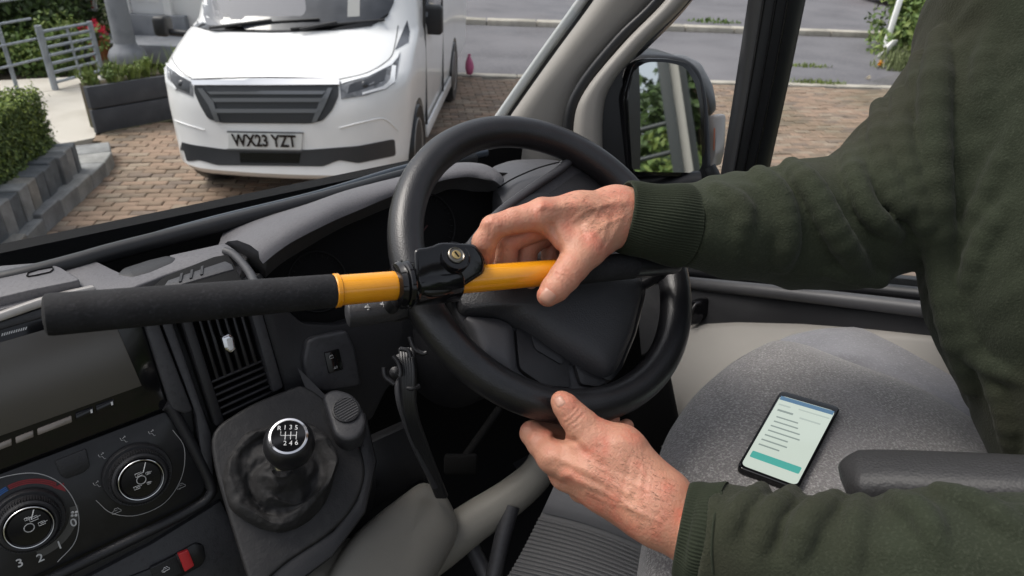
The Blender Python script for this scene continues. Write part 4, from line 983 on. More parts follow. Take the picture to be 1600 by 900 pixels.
# --- gear console
NG = Vector((-.12, -.62, .78)).normalized(); GP = Pl(D(440, 745, .80), NG)
gc = prism('gear_console', rnd([GP(*p) for p in [(327, 672), (392, 630), (470, 600), (490, 610), (528, 640), (562, 690), (574, 740), (556, 790), (519, 832), (440, 884), (396, 930), (380, 880), (352, 790), (334, 730)]], .02, 4), -NG*.10, M['leather'], dash, .012, 4)
plate('console_flank', [(486, 606), (520, 690), (572, 640), (590, 720), (572, 800), (520, 870), (400, 960), (396, 900), (520, 828), (556, 780), (562, 700), (520, 640)], GP, .08, M['plastic'], dash, .006, lift=-.004)
sh = Pl(D(535, 650, .83), (-.1, -.4, .9))
shl = plate('cup_shelf', [(503, 616), (522, 606), (552, 614), (568, 640), (574, 660), (566, 680), (545, 690), (524, 680)], sh, .05, M['plastic_grey'], dash, .005, r=14, seg=3)
c = sh.off(.002)(541, 640); R = .0165
spk = lathe('speaker_mesh', [(R, -.004), (R, .001), (R*.9, .0015), (R*.86, .0006), (.001, .0006)], c, sh.n, M['plastic'], shl, 40)
e1 = (FX-sh.n*FX.dot(sh.n)).normalized(); e2 = sh.n.cross(e1)
for i in range(9):
    t = -.8+i*.2; hw = sqrt(1-t*t)*.84
    tube('rib', [c+sh.n*.001+e1*R*(-hw)+e2*R*t, c+sh.n*.001+e1*R*hw+e2*R*(t+.12)], .0007, mat('mesh_grey', (.08, .08, .085), .5) if i == 0 else bpy.data.materials['mesh_grey'], spk, 5)
# --- gear lever
gl = thing('gear_lever', GP(440, 760), 'gear lever with round black knob over a crumpled leather gaiter', 'gear lever')
rings = []
gcx = GP(440, 742); g1 = (FX-NG*FX.dot(NG)).normalized(); g2 = NG.cross(g1)
sc_ = (GP(480, 742)-GP(400, 742)).length/80
def gring(cu, cv, r, h, wob, ph):
    c = GP(cu, cv); return [c+NG*(h+wob*1.6*sin(2*a+ph*1.7)+wob*1.2*sin(3*a+ph*2.6)+wob*.35*sin(8*a+ph*5))+(g1*cos(a)+g2*sin(a))*(r*sc_*(1+.03*sin(3*a+ph)+.03*sin(2*a+ph*1.4))+wob*1.1*sin(4*a+ph*2.2)) for a in [2*pi*k/144 for k in range(144)]]
prof = [(440, 742, 86, -.002, 0), (440, 742, 87, .008, .0006), (440, 741, 84, .018, .001), (440, 741, 77, .025, .0015), (440, 741, 69, .024, .0015), (441, 743, 62, .018, .0014), (441, 744, 56, .016, .0014), (441, 745, 50, .020, .0016), (440, 746, 43, .025, .0018), (440, 746, 36, .028, .0016), (439, 747, 30, .033, .0014), (438, 746, 24, .040, .001), (437, 745, 18, .046, .0008), (436, 744, 13, .050, .0004), (436, 743, 9, .050, 0)]
pf = []
for p_, q_ in zip(prof, prof[1:]):
    for t in (0, .33, .67): pf.append(tuple(x_+(y_-x_)*t for x_, y_ in zip(p_, q_)))
pf.append(prof[-1]); rows = []
for i, p_ in enumerate(pf):
    r_ = gring(*p_, i*.15); amt = min(1, i/5)*min(1, (len(pf)-1-i)/6)
    for k, q_ in enumerate(r_):
        w_ = Vector((q_.x*38, q_.y*38, q_.z*38)); n1 = mnoise.noise(w_); n2 = mnoise.noise(w_*2.3+Vector((7, 3, 1)))
        q_ += NG*amt*(.0085*(.33-abs(n1))+.003*(.3-abs(n2)))+(g1*mnoise.noise(w_+Vector((9, 0, 0)))+g2*mnoise.noise(w_+Vector((0, 9, 0))))*amt*.004
    rows.append(r_)
v, f = grid_vf(rows, True); obj('gaiter', v, f, M['gaiter'], gl, sharp=80)
kc = D(452, 694, .728)
shaft0 = GP.off(.03)(437, 745); tube('shaft', [shaft0, kc], .008, M['plastic_smooth'], gl, 14)
ax = (kc-shaft0).normalized()
lathe('collar', [(.009, -.004), (.0125, -.004), (.0135, 0), (.0125, .004), (.0135, .007), (.0125, .011), (.009, .011)], shaft0+ax*.024, ax, M['chrome'], gl, 30)
capn = (-(ray(461, 692)).normalized()*.62+UP*.65-Vector((0, .1, 0))).normalized()
kv, kf = lathe_vf([(.001, -.040), (.013, -.039), (.0165, -.033), (.020, -.022), (.0245, -.010), (.0262, 0), (.0255, .008), (.0228, .0165), (.0195, .0215), (.001, .0218)], kc, capn, 48); kn = obj('knob', kv, kf, M['plastic_smooth'], gl)
lathe('cap_ring', [(.0165, .0205), (.0195, .0212), (.0193, .0228), (.0172, .0232), (.0165, .0222)], kc, capn, M['chrome'], kn, 48)
lathe('cap', [(.0168, .0215), (.0166, .0226), (.001, .0230)], kc, capn, M['gloss'], kn, 40)
kx = (FX*.96-UP*.1); kx = (CR-capn*CR.dot(capn)).normalized(); ky = capn.cross(kx)
kx, ky = (kx*cos(.1)+ky*sin(.1)), (ky*cos(.1)-kx*sin(.1))
T = lambda a, b: kc+capn*.0234+kx*a*.0155+ky*b*.0155
for s, a, b in (('R', -.62, .52), ('1', -.26, .56), ('3', .10, .58), ('5', .46, .56), ('2', -.18, -.52), ('4', .18, -.52), ('6', .54, -.5)):
    text('gear_number', s, T(a, b), kx, ky, .0068, M['white_print'], kn, .0003, bold=.0)
for q in ([(-.5, .3), (-.5, .02), (.5, .02)], [(-.2, .28), (-.2, -.26)], [(.14, .28), (.14, -.26)], [(.5, .28), (.5, -.26)]):
    tube('gate_line', [T(*p) for p in q], .0004, M['white_print'], kn, 5)
M['podgrey'] = mat('warm_grey_console', (.22, .208, .182), .5, .35, bump=[('noise', 420, .25, .0009)], var=[('noise', 5, (.185, .175, .155), .4, .7)])
# --- beige lower console and rail
pod = rnd([D(u, v, d) for u, v, d in [(480, 960, .80), (540, 845, .86), (600, 795, .92), (661, 750, .98), (694, 768, 1.0), (712, 802, .99), (716, 838, .97), (697, 872, .94), (640, 960, .88)]], .03, 4)
pn_ = (-(ray(620, 840)).normalized()+UP*.3).normalized()
dome('lower_console', pod, pn_, lambda t: .035*sqrt(max(0, 1-t**2.6)), M['podgrey'], cab, 12, .12)
pod2 = rnd([D(u, v, d) for u, v, d in [(455, 960, .84), (480, 890, .86), (545, 838, .89), (555, 850, .88), (520, 900, .85), (505, 960, .83)]], .008, 3)
dome('console_wing', pod2, pn_, lambda t: .012*sqrt(max(0, 1-t**2.6)), M['podgrey'], cab, 6, .05)
rail = cr([D(*p) for p in [(640, 885, 1.0), (690, 852, 1.02), (740, 815, 1.03), (800, 775, 1.04), (842, 735, 1.05), (862, 680, 1.07)]], 7)
tube('floor_rail', rail, [.036-.0004*i for i in range(len(rail))], M['podgrey'], cab, 18)
tube('bracket', cr([D(*p) for p in [(800, 790, 1.02), (785, 840, 1.01), (768, 920, 1.0)]], 4), .012, M['plastic_grey'], cab, 12)
tube('bracket', [D(735, 850, 1.04), D(760, 900, 1.02)], .012, M['plastic_grey'], cab, 10)
plate('footwell_trim', [(560, 700), (650, 660), (700, 770), (660, 750), (556, 815), (590, 760)], FACE, .03, M['plastic'], dash, .005, lift=-.03)
tube('kick_rail', [D(560, 770, 1.0), D(645, 715, 1.06)], .012, M['plastic'], dash, 10)
FWP = Pl((0, .93, 0), (0, -1, .1))
plate('pedal_box', [(760, 690), (860, 650), (870, 760), (850, 770), (770, 700)], FWP, .02, M['plastic'], cab, .004)
ped = thing('pedal', D(705, 790, 1.25), 'black pedal down in the dark footwell under the steering wheel', 'pedal')
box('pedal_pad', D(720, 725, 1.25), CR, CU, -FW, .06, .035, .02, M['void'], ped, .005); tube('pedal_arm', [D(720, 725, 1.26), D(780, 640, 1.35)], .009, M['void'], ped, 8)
# --- steering column
t50 = radians(50); NW = Vector((0, -cos(t50), sin(t50))); WC = D(862, 404, .803)
W1 = Vector((1, 0, 0)); W2 = NW.cross(W1)
def WP(h): return Pl(WC+NW*h, NW)
colm = thing('steering_column', WC-NW*.12, 'dark steering column shroud behind the wheel', 'steering column')
rows = []
for h, r in ((-.035, .055), (-.05, .075), (-.12, .085), (-.22, .085), (-.34, .075)):
    rows.append([WC+NW*h+W1*cos(a)*r+W2*sin(a)*r*1.1 for a in [2*pi*k/32 for k in range(32)]])
v, f = grid_vf(rows, True); f.append(list(range(32))); obj('shroud', v, f, M['plastic'], colm)
st = thing('indicator_stalk', D(600, 480, .78), 'black wiper stalk with white symbols sticking out behind the wheel', 'stalk')
sp_ = [D(549, 490, .68), D(575, 487, .685), D(610, 481, .695), D(650, 474, .715), D(720, 462, .80)]
n_ = len(cr([0*sp_[0]]+sp_, 6)); rad_ = [.004+.0095*min(1, (i/4)**.5) for i in range(n_)]
rad_ = [r if i < 18 else .0135-.004*min(1, (i-18)/8) for i, r in enumerate(rad_)]
v, f = tube_vf(cr([sp_[0]-(sp_[1]-sp_[0]).normalized()*.006]+sp_, 6), rad_, 20); obj('lever', v, f, M['plastic_grey'], st)
for u, v, d in ((574, 481, .672), (597, 477, .678), (614, 470, .682)):
    c = D(u, v, d); mb = MB()
    for q in ([(-.5, -.5), (.5, -.5), (.3, .5), (-.5, .5), (-.5, -.5)], [(-.9, .2), (.9, .2)], [(0, .5), (.2, 1)]):
        vv, ff = tube_vf([c+CR*a*.0034+CU*b*.0034 for a, b in q], .00035, 5); mb.add(vv, ff)
    mb.build('symbol', M['white_print'], st, kind='stuff')
# keys and cable under the column
cbn = thing('cable_bundle', D(640, 600, .85), 'black cable bundle hanging below the steering column', 'cable')
for i in range(5):
    o = (i-2)*4; tube('cable', cr([D(635+o, 545, .84), D(638+o, 575, .83), D(641+o*.8, 640, .84), D(660+o*.8, 700, .88), D(690+o*.7, 775, .95)], 6), .0042, M['rubber'], cbn, 8)
tube('cable', cr([D(628, 590, .85), D(622, 605, .845), D(628, 640, .85), D(650, 700, .88), D(680, 760, .93)], 6), .0045, M['plastic_grey'], cbn, 8)
for q in ([(600, 574), (602, 588), (612, 597), (616, 600)], [(614, 556), (622, 566), (626, 580), (625, 588)], [(625, 545), (638, 548), (642, 558)], [(640, 526), (648, 545), (660, 552), (667, 551)]):
    tube('clip', cr([D(u, v, .822) for u, v in q], 4), .003, M['plastic_smooth'], cbn, 8)
for u, v in ((628, 560), (640, 572), (620, 580)): lathe('plug', [(.001, 0), (.006, .001), (.007, .012), (.001, .016)], D(u, v, .845), -FW, M['plastic'], cbn, 20)
tube('cable_tie', cr([D(632, 604, .832), D(643, 607, .829), D(655, 603, .834)], 4), .003, M['plastic'], cbn, 8)
# --- steering wheel
M['hubg'] = mat('hub_grey', (.055, .055, .06), .5, .4, bump=[('noise', 320, .3, .0008)])
sw = thing('steering_wheel', WC, 'black leather steering wheel with a grained airbag pad', 'steering wheel')
RM, RT = .1755, .0193
rows = []
for i in range(120):
    a = 2*pi*i/120; d = W1*cos(a)+W2*sin(a)
    rows.append([WC+d*(RM+RT*.98*cos(q))+NW*RT*1.04*sin(q) for q in [2*pi*k/22 for k in range(22)]])
rows.append(rows[0]); v, f = grid_vf(rows, True); rim = obj('rim', v, f, M['rim'], sw)
hub = prism('spokes', rnd([WP(-.012)(*p) for p in [(704, 470), (706, 430), (724, 392), (770, 335), (830, 290), (866, 266), (884, 244), (892, 232), (930, 232), (975, 262), (1005, 300), (1010, 360), (1006, 440), (988, 530), (960, 592), (918, 622), (902, 618), (850, 606), (798, 584), (748, 556), (738, 530), (716, 500)]], .008, 3), -NW*.028, M['plastic_grey'], sw, .006, 3)
prism('spoke_recess', rnd([WP(-.011)(*p) for p in [(842, 312), (905, 268), (930, 264), (968, 288), (985, 320), (930, 330), (870, 345)]], .008, 3), -NW*.006, M['plastic'], sw, .002, 2)
prism('column_collar', rnd([WP(-.006)(*p) for p in [(778, 345), (800, 318), (830, 300), (858, 298), (880, 320), (880, 350), (800, 380)]], .01, 3), -NW*.01, M['plastic'], sw, .004, 2)
dome('airbag_cover', rnd([WP(.002)(*p) for p in [(724, 486), (716, 446), (735, 402), (790, 372), (900, 385), (985, 425), (1004, 436), (1003, 460), (988, 522), (966, 574), (952, 590), (925, 578), (870, 546), (828, 514), (782, 490)]], .010, 4), NW, lambda t: .017*(1-t**7), M['pad'], sw, 10, .02)
dome('airbag_border', rnd([WP(-.004)(*p) for p in [(930, 585), (955, 596), (972, 575), (994, 522), (1009, 458), (1008, 430), (988, 420), (940, 480)]], .006, 3), NW, lambda t: .006*(1-t**4), M['plastic_smooth'], sw, 5, .02)
dome('lower_cover', rnd([WP(-.004)(*p) for p in [(726, 494), (778, 498), (800, 508), (806, 570), (800, 582), (752, 556), (742, 524)]], .006, 3), NW, lambda t: .006*(1-t**4), M['hubg'], sw, 5, .02)
prism('lower_recess', rnd([WP(-.006)(*p) for p in [(806, 510), (832, 520), (872, 548), (896, 560), (888, 572), (894, 606), (850, 602), (812, 576)]], .006, 3), -NW*.01, M['plastic'], sw, .003, 2)
prism('recess_tab', rnd([WP(-.004)(*p) for p in [(828, 516), (872, 546), (884, 560), (878, 570), (836, 545)]], .004, 3), -NW*.006, M['plastic'], sw, .002, 2)
prism('lower_hub', rnd([WP(-.006)(*p) for p in [(896, 560), (925, 582), (950, 596), (935, 604), (908, 600)]], .004, 3), -NW*.02, M['plastic'], sw, .003, 2)
tube('spoke_edge', [WP(-.008)(u, v) for u, v, _ in cr([(900, 238, 0), (878, 262, 0), (832, 293, 0), (774, 338, 0), (728, 394, 0), (710, 432, 0), (708, 470, 0)], 6)], .0055, M['hubg'], sw, 10)
# --- steering lock bar lying over the wheel
BP = WP(.054)
bA, bB = BP(72, 492), BP(1052, 410)
bd = (bB-bA).normalized()
def bpt(u): # point on the bar axis seen at column u
    lo, hi = -.2, 1.2
    for _ in range(40):
        m_ = (lo+hi)/2; x = toPx(np.array(bA+(bB-bA)*m_))[0]
        if x < u: lo = m_
        else: hi = m_
    return bA+(bB-bA)*lo
def depth_at(u): return toPx(np.array(bpt(u)))[2]
lk = thing('steering_lock', bpt(690), 'yellow steering wheel lock bar with black foam handle clamped across the wheel', 'steering lock')
def along(name, u0, u1, prof, m, par=lk, seg=36):
    a, b = bpt(u0), bpt(u1); L = (b-a).length
    v, f = lathe_vf([(r, t*L) for t, r in prof], a, bd, seg); return obj(name, v, f, m, par, sharp=40)
r0 = .0152
along('foam_handle', 66, 527, [(0, .006), (.004, .0125), (.012, r0), (.03, r0*1.03), (.5, r0*1.0), (.97, r0*.97), (.99, r0*.94), (1, r0*.8)], M['foam'])
along('bar', 520, 650, [(0, .0136), (1, .0136)], M['yellow']); along('bar_lip', 521, 531, [(0, .0142), (.2, .0152), (.8, .0152), (1, .0138)], M['yellow'])
along('bar', 700, 900, [(0, .0134), (1, .0134)], M['yellow'])
along('inner_sleeve', 878, 990, [(0, .014), (.02, .0148), (.97, .0148), (1, .0135)], M['foam'])
hk = along('hook', 985, 1056, [(0, .0142), (.9, .0136), (1, .012)], M['plastic_smooth'])
u_ = (UP-bd*UP.dot(bd)).normalized()
e_ = bpt(1045); tube('hook_claw', cr([bpt(1010)-NW*.004, e_-NW*.012, e_+bd*.012-NW*.035, e_+bd*.004-NW*.07, e_-bd*.02-NW*.078], 6), .0075, M['plastic_smooth'], hk, 12)
hs2 = along('lock_housing', 616, 712, [(0, .017), (.02, .0205), (.06, .0215), (.09, .0225), (.12, .0205), (.15, .0228), (.2, .0232), (.24, .021), (.30, .0205), (.96, .0205), (1, .019)], M['gloss'])
cc = bpt(716); bn = (-(ray(715, 410)).normalized()); bn = (bn-bd*bn.dot(bd)).normalized(); b3 = bd.cross(bn)
if b3.dot(UP) < 0: b3 = -b3
lbp = [(646, 388), (668, 386), (688, 378), (742, 381), (758, 404), (757, 426), (738, 438), (702, 462), (668, 466), (648, 452)]
prism('lock_block', rnd([D(u, v, depth_at(u)-.021) for u, v in lbp], .005, 3), FW*.042, M['gloss'], hs2, .006, 3)
hn = (bn*.9+b3*.44).normalized()
kcn = D(711, 401, depth_at(712)-.0215)
lathe('lock_face', [(.0148, -.012), (.0148, .0015), (.0142, .0028), (.0132, .0030), (.0126, .0022), (.001, .0022)], kcn, hn, M['gloss'], hs2, 40)
kh = lathe('lock_cylinder', [(.0082, .0), (.0082, .0038), (.0074, .0044), (.0066, .0036), (.001, .0036)], kcn, hn, M['gunmetal'], hs2, 30)
lathe('brass_core', [(.0044, .002), (.0044, .0044), (.0038, .0047), (.001, .0047)], kcn, hn, M['brass'], kh, 24)
k1x = (bd-hn*bd.dot(hn)).normalized(); k2x = hn.cross(k1x); box('keyhole', kcn+hn*.0048, (k1x*.9+k2x*.4).normalized(), hn, (k2x*.9-k1x*.4).normalized(), .0016, .0006, .0062, M['void'], kh)
lathe('release_button', [(.006, 0), (.006, .006), (.0045, .008), (.001, .008)], bpt(680)+b3*.019, b3, mat('red_violet_cap', (.12, .03, .07), .2), hs2, 20)
# jaw that holds the rim
jw = bpt(655)-NW*.02
tube('jaw', cr([bpt(640)-NW*.008, bpt(636)-NW*.05, bpt(650)-NW*.075, bpt(672)-NW*.07], 6), .008, M['plastic_smooth'], hs2, 12)
# --- dash end, pillar, door
M['dash_grey2'] = mat('dash_end_skin', (.055, .055, .06), .45, .45, bump=[('noise', 420, .3, .0009)])
de = dome('dash_end', rnd([D(u, v, d) for u, v, d in [(778, 300, 1.05), (765, 262, 1.14), (800, 250, 1.18), (850, 248, 1.2), (905, 256, 1.18), (940, 280, 1.14), (930, 330, 1.08), (860, 360, 1.02), (800, 350, 1.02)]], .02, 4), (-.1, -.5, .85), lambda t: .02*(1-t**2.5), M['dash_grey2'], dash, 8, .08)
DX = 1.08
def dx(off=0): return Pl((DX+off, 0, 0), (-1, 0, 0))
PILL = [(932, -60), (1050, -60), (1022, 0), (988, 45), (930, 105), (896, 155), (884, 200), (886, 262), (742, 262), (762, 235), (925, 0)]
PW = Pl(D(860, 130, 1.30), (-.62, -.76, .2))
def strip(name, px, m, par, depth0, depth1, th=.03, bev=.004, lift=0, n=None):
    """solid strip over an outline whose depth runs from depth0 at the bottom to depth1 at the top"""
    v0_, v1_ = max(p[1] for p in px), min(p[1] for p in px)
    dd = lambda v: depth0+(depth1-depth0)*(v0_-v)/(v0_-v1_)
    P = [D(u, v, dd(v)-lift) for u, v in px]
    return prism(name, P, (FW*th), m, par, bev, 3)
# windscreen pillar: two rolled beige mouldings with black seals between
def mould(name, Lc, Rc, d0, d1, m, par, bulge=.012, n=6):
    """moulding lofted between two picture curves of equal count, bulging towards the cab"""
    A = cr([Vector((p[0], p[1], 0)) for p in Lc], n); B = cr([Vector((p[0], p[1], 0)) for p in Rc], n)
    v0_ = max(p.y for p in A+B); v1_ = min(p.y for p in A+B); rows = []
    for a, b in zip(A, B):
        r = []
        for k in range(9):
            s = k/8; p = a.lerp(b, s); d = d0+(d1-d0)*(v0_-p.y)/(v0_-v1_)
            r.append(D(p.x, p.y, d-bulge*(1-(2*s-1)**4)))
        r += [r[-1]+FW*.04, r[0]+FW*.04]; rows.append(r)
    v, f = grid_vf(rows, True); L_ = len(rows[0]); f += [list(range(L_)), [len(v)-1-i for i in range(L_)]]
    return obj(name, v, f, m, par, sharp=60)
mould('screen_edge', [(962, -90), (900, 0), (836, 90), (770, 185), (722, 256)], [(978, -90), (918, 0), (853, 90), (787, 185), (740, 256)], 1.42, 1.28, mat('pale_edge', (.40, .41, .41), .4), cab, .004)
mould('screen_seal', [(976, -90), (916, 0), (851, 90), (785, 185), (738, 256)], [(992, -90), (932, 0), (866, 90), (799, 185), (752, 258)], 1.43, 1.29, M['rubber'], cab, -.004)
mould('windscreen_pillar', [(988, -90), (928, 0), (862, 90), (795, 185), (744, 262)], [(1100, -90), (1030, 0), (968, 62), (912, 135), (892, 268)], 1.40, 1.20, M['beige'], cab, .022)
mould('door_seal', [(1088, -90), (1018, 0), (962, 55), (902, 130), (880, 190), (882, 285)], [(1110, -90), (1042, 0), (980, 62), (918, 140), (900, 195), (900, 285)], 1.34, 1.17, M['rubber'], cab, .006)
tube('dash_seam', [p+Vector((0, -.004, .008)) for p in cr([D(776, 300, 1.045), D(800, 285, 1.07), D(840, 268, 1.10), D(878, 258, 1.13)], 5)], .0012, M['void'], de, 6)
door = thing('cab_door', (DX, .5, 1.3), 'driver door with beige lower card, black window frame and grey sill', 'door')
mould('window_frame', [(1110, -90), (1040, 0), (976, 66), (914, 142), (898, 195), (898, 300)], [(1140, -90), (1076, 0), (1010, 66), (960, 125), (942, 180), (944, 300)], 1.31, 1.16, M['beige'], door, .016)
mould('frame_seal', [(1138, -90), (1073, 0), (1008, 66), (958, 125), (940, 180), (942, 300)], [(1146, -90), (1080, 0), (1016, 66), (976, 105), (976, 180), (990, 300)], 1.31, 1.18, M['rubber'], door, 0)
mould('window_post', [(1194, -90), (1180, 0), (1158, 140), (1134, 285)], [(1278, -90), (1259, 0), (1230, 140), (1198, 285)], 1.17, 1.03, M['rubber'], door, .012)
for a in (12, 30, 48): mould('post_groove', [(1194+a, -90), (1180+a*1.02, 0), (1158+a*.95, 140), (1134+a*.8, 285)], [(1198+a, -90), (1184+a*1.02, 0), (1161+a*.95, 140), (1137+a*.8, 285)], 1.157, 1.018, M['gloss'], door, .004)
DP = Pl((DX, 0, 0), (-1, 0, 0))
gl_ = prism('window_glass', [DP.off(-.03)(*p) for p in [(985, 300), (990, 85), (1120, -120), (1700, -260), (1700, 520), (1400, 470)]], (.004, 0, 0), M['glass'], door)
sillp = cr([D(*p) for p in [(1000, 432, 1.46), (1065, 441, 1.42), (1200, 455, 1.27), (1350, 472, 1.14), (1480, 488, 1.04), (1640, 505, .95)]], 6)
tube('window_sill', sillp, [.013]*len(sillp), mat('grey_sill', (.06, .06, .064), .4), door, 14)
tube('sill_seal', [p+FX*.03+UP*.014 for p in sillp], .012, M['rubber'], door, 10)
prism('sill_rubber', [p+FX*.045+UP*.034 for p in sillp]+[p+FX*.045-UP*.01 for p in sillp[::-1]], FX*.02, M['rubber'], door, .003)
prism('door_card_upper', [D(*p) for p in [(990, 440, 1.46), (1065, 438, 1.43), (1200, 452, 1.28), (1350, 470, 1.15), (1480, 486, 1.05), (1660, 500, .96), (1660, 560, .96), (1500, 536, 1.04), (1340, 520, 1.16), (1250, 513, 1.24), (1150, 510, 1.33), (1070, 516, 1.40), (1000, 560, 1.45)]], FX*.05, M['plastic'], door, .006, 3)
crd = prism('door_card', [D(*p) for p in [(1000, 580, 1.40), (1068, 512, 1.385), (1150, 506, 1.32), (1250, 509, 1.23), (1340, 516, 1.15), (1500, 530, 1.03), (1500, 700, 1.0), (1250, 760, 1.15), (1030, 705, 1.32)]], FX*.05, mat('door_card_grey', (.235, .225, .21), .55, .35, bump=[('noise', 420, .2, .0008)], var=[('noise', 4, (.205, .196, .182), .4, .7)]), door, .01, 3)
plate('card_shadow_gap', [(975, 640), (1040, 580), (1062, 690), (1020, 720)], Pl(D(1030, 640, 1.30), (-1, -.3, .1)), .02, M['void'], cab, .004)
hc = D(1086, 488, 1.365)
hdl = prism('door_handle', rnd([D(u, v, 1.365) for u, v in [(1074, 472), (1098, 470), (1099, 496), (1090, 506), (1072, 505)]], .006, 3), FX*.03, M['gloss'], door, .003)
tube('handle_lever', cr([D(1078, 500, 1.355), D(1080, 488, 1.35), D(1087, 476, 1.35), D(1094, 474, 1.355)], 5), .0035, M['plastic_smooth'], hdl, 8)
# --- wing mirror
wm = prism('wing_mirror', rnd([D(u, v, 1.36) for u, v in [(966, 290), (962, 150), (985, 96), (1003, 87), (1040, 87), (1080, 93), (1100, 112), (1110, 150), (1114, 200), (1116, 270), (1106, 286)]], .02, 4), (FX*.03+Vector((0, .11, 0))), M['plastic_smooth'], door, .014, 4)
mp_ = [(988, 268), (981, 150), (992, 108), (1010, 97), (1040, 97), (1070, 104), (1086, 130), (1094, 170), (1097, 262), (1092, 270)]
MN = None
mq = [D(u, v, 1.345) for u, v in mp_]
md_ = ray(1040, 185).normalized(); 
want = Vector((.42, -.84, .10)).normalized()          # where the mirror sends the look: back along our own flank
mn = (want-md_).normalized()
mc = D(1040, 185, 1.295); MPl = Pl(mc, mn)
mg_ = prism('mirror_glass', rnd([MPl(*p) for p in mp_], .012, 4), -mn*.004, M['mirror'], wm, 0)
prism('mirror_bezel', rnd([MPl.off(-.003)(*p) for p in [(984, 276), (974, 150), (988, 100), (1006, 91), (1042, 91), (1076, 98), (1094, 124), (1101, 170), (1104, 268), (1098, 277)]], .012, 4), -mn*.02, M['gloss'], wm, .003)
dome('mirror_shell', rnd([D(u, v, 1.40) for u, v in [(1030, 88), (1062, 84), (1092, 98), (1114, 138), (1120, 172), (1108, 182), (1100, 150), (1088, 118), (1070, 100)]], .01, 3), -FW, lambda t: .03*sqrt(max(0, 1-t*t)), mat('grey_shell', (.16, .165, .175), .35), wm, 8, .05)
lp = prism('indicator_lamp', rnd([D(u, v, 1.385) for u, v in [(1106, 180), (1120, 182), (1118, 240), (1112, 262), (1106, 262)]], .006, 3), FX*.03, mat('clear_lens', (.30, .27, .25), .1, .6, coat=.5), wm, .004)
prism('amber_strip', [D(u, v, 1.38) for u, v in [(1115, 200), (1117, 200), (1116, 234), (1114, 236)]], FX*.002, mat('amber', (.35, .09, .03), .3), lp, .001)
tube('mirror_arm', [D(1095, 285, 1.36), D(1040, 292, 1.37), D(970, 300, 1.36)], .022, M['plastic'], wm, 14)
tube('mirror_foot', [D(1106, 262, 1.37), D(1118, 284, 1.37), D(1112, 300, 1.38)], .016, M['plastic'], wm, 12)
# --- windscreen pane
_a, _b, _c = TOP.off(.012)(-60, 446), TOP.off(.012)(742, 246), D(700, -150, 1.16)
WSP = Pl(_a, (_b-_a).cross(_c-_a))
prism('windscreen', [WSP(u, v) for u, v in [(-60, 446), (742, 246), (922, 0), (975, -110), (500, -300), (-60, -240)]], FW*.004, M['glass'], cab, smooth=False)
# --- seat
seat = thing('driver_seat', (.8, .1, .75), 'grey speckled pile fabric driver seat with a rounded cushion', 'seat')
S0 = Pl((0, 0, 1.425), (0, 0, 1))
def seatpoly(px, z, r=.03): return rnd([Pl((0, 0, z), (0, 0, 1))(*p) for p in px], r, 5)
mainp = cr(seatpoly([(1008, 1040), (1010, 850), (1018, 760), (1036, 688), (1082, 618), (1148, 562), (1205, 534), (1250, 540), (1330, 572), (1450, 614), (1570, 690), (1690, 860), (1500, 1100)], 1.40, .05), 2, True)
cush = dome('cushion', mainp, UP, lambda t: .040*(max(0, 1-t**3.0))**.6, M['seat'], seat, 16, .30)
bolp = cr(seatpoly([(1195, 560), (1215, 530), (1260, 517), (1330, 513), (1400, 518), (1500, 543), (1600, 610), (1680, 760), (1560, 720), (1450, 640), (1330, 590)], 1.385, .04), 2, True)
dome('bolster', bolp, UP, lambda t: .026*(max(0, 1-t**3))**.6, M['seatside'], seat, 10, .28)
# seat base with ridges
sbA = [(770, 930), (800, 850), (838, 790), (872, 752)]; sbB = [(1020, 1010), (1022, 935), (1020, 868), (1015, 800)]
def sbp(s, t, off=0):
    u = 770+(872-770)*t**.8 + (1020-(770+(872-770)*t**.8))*s; va = 930-(930-745)*t; vb_ = 1000-(1000-800)*t
    v = va+(vb_-va)*s; return D(u, v-6*sin(pi*s), .96-.13*s+.0*t-off+.03*t)
rows = [[sbp(i/16, j/14) for i in range(17)] for j in range(15)]
v, f = grid_vf(rows); 
M['basegrey'] = mat('seat_base_grey', (.085, .085, .088), .55, .35, bump=[('noise', 300, .25, .001)])
sbo = obj('seat_base', v, f, M['basegrey'], seat)
v2 = [p-UP*.4 for p in rows[0]]
for j in range(21):
    t = j/31; tube('ridge', [sbp(i/16, t, .001) for i in range(17)], .0019, M['basegrey'], sbo, 6)
rows = [[sbp(i/16, .70+.33*k/8, .018*sin(pi*k/8)**.6+.004) for i in range(17)] for k in range(9)]
v, f = grid_vf(rows); obj('seat_base_lip', v, f, mat('grey_lip', (.12, .12, .128), .45, .4, bump=[('noise', 300, .25, .001)]), seat)
# armrest
ar = [D(1322, 768, .66), D(1345, 762, .655), D(1400, 762, .64), D(1500, 768, .61), D(1600, 775, .58), D(1760, 785, .53)]
ap = cr(ar, 6); rr = [.031*min(1, .35+(i/7)**.6*.65) for i in range(len(ap))]
fr_a = frames(ap); rows = []
for i, p in enumerate(ap):
    t_, a_, b_ = fr_a[i]; s_ = (UP-t_*UP.dot(t_)).normalized(); q_ = t_.cross(s_)
    rows.append([p+q_*rr[i]*np.sign(cos(a))*abs(cos(a))**.6*1.0+s_*rr[i]*np.sign(sin(a))*abs(sin(a))**.6*.95 for a in [2*pi*k/28 for k in range(28)]])
v, f = grid_vf(rows, True); f.append(list(range(28))); obj('armrest', v, f, mat('grey_vinyl', (.030, .030, .031), .5, .4, bump=[('noise', 40, .3, .003), ('vor', 420, .3, .001)]), seat)
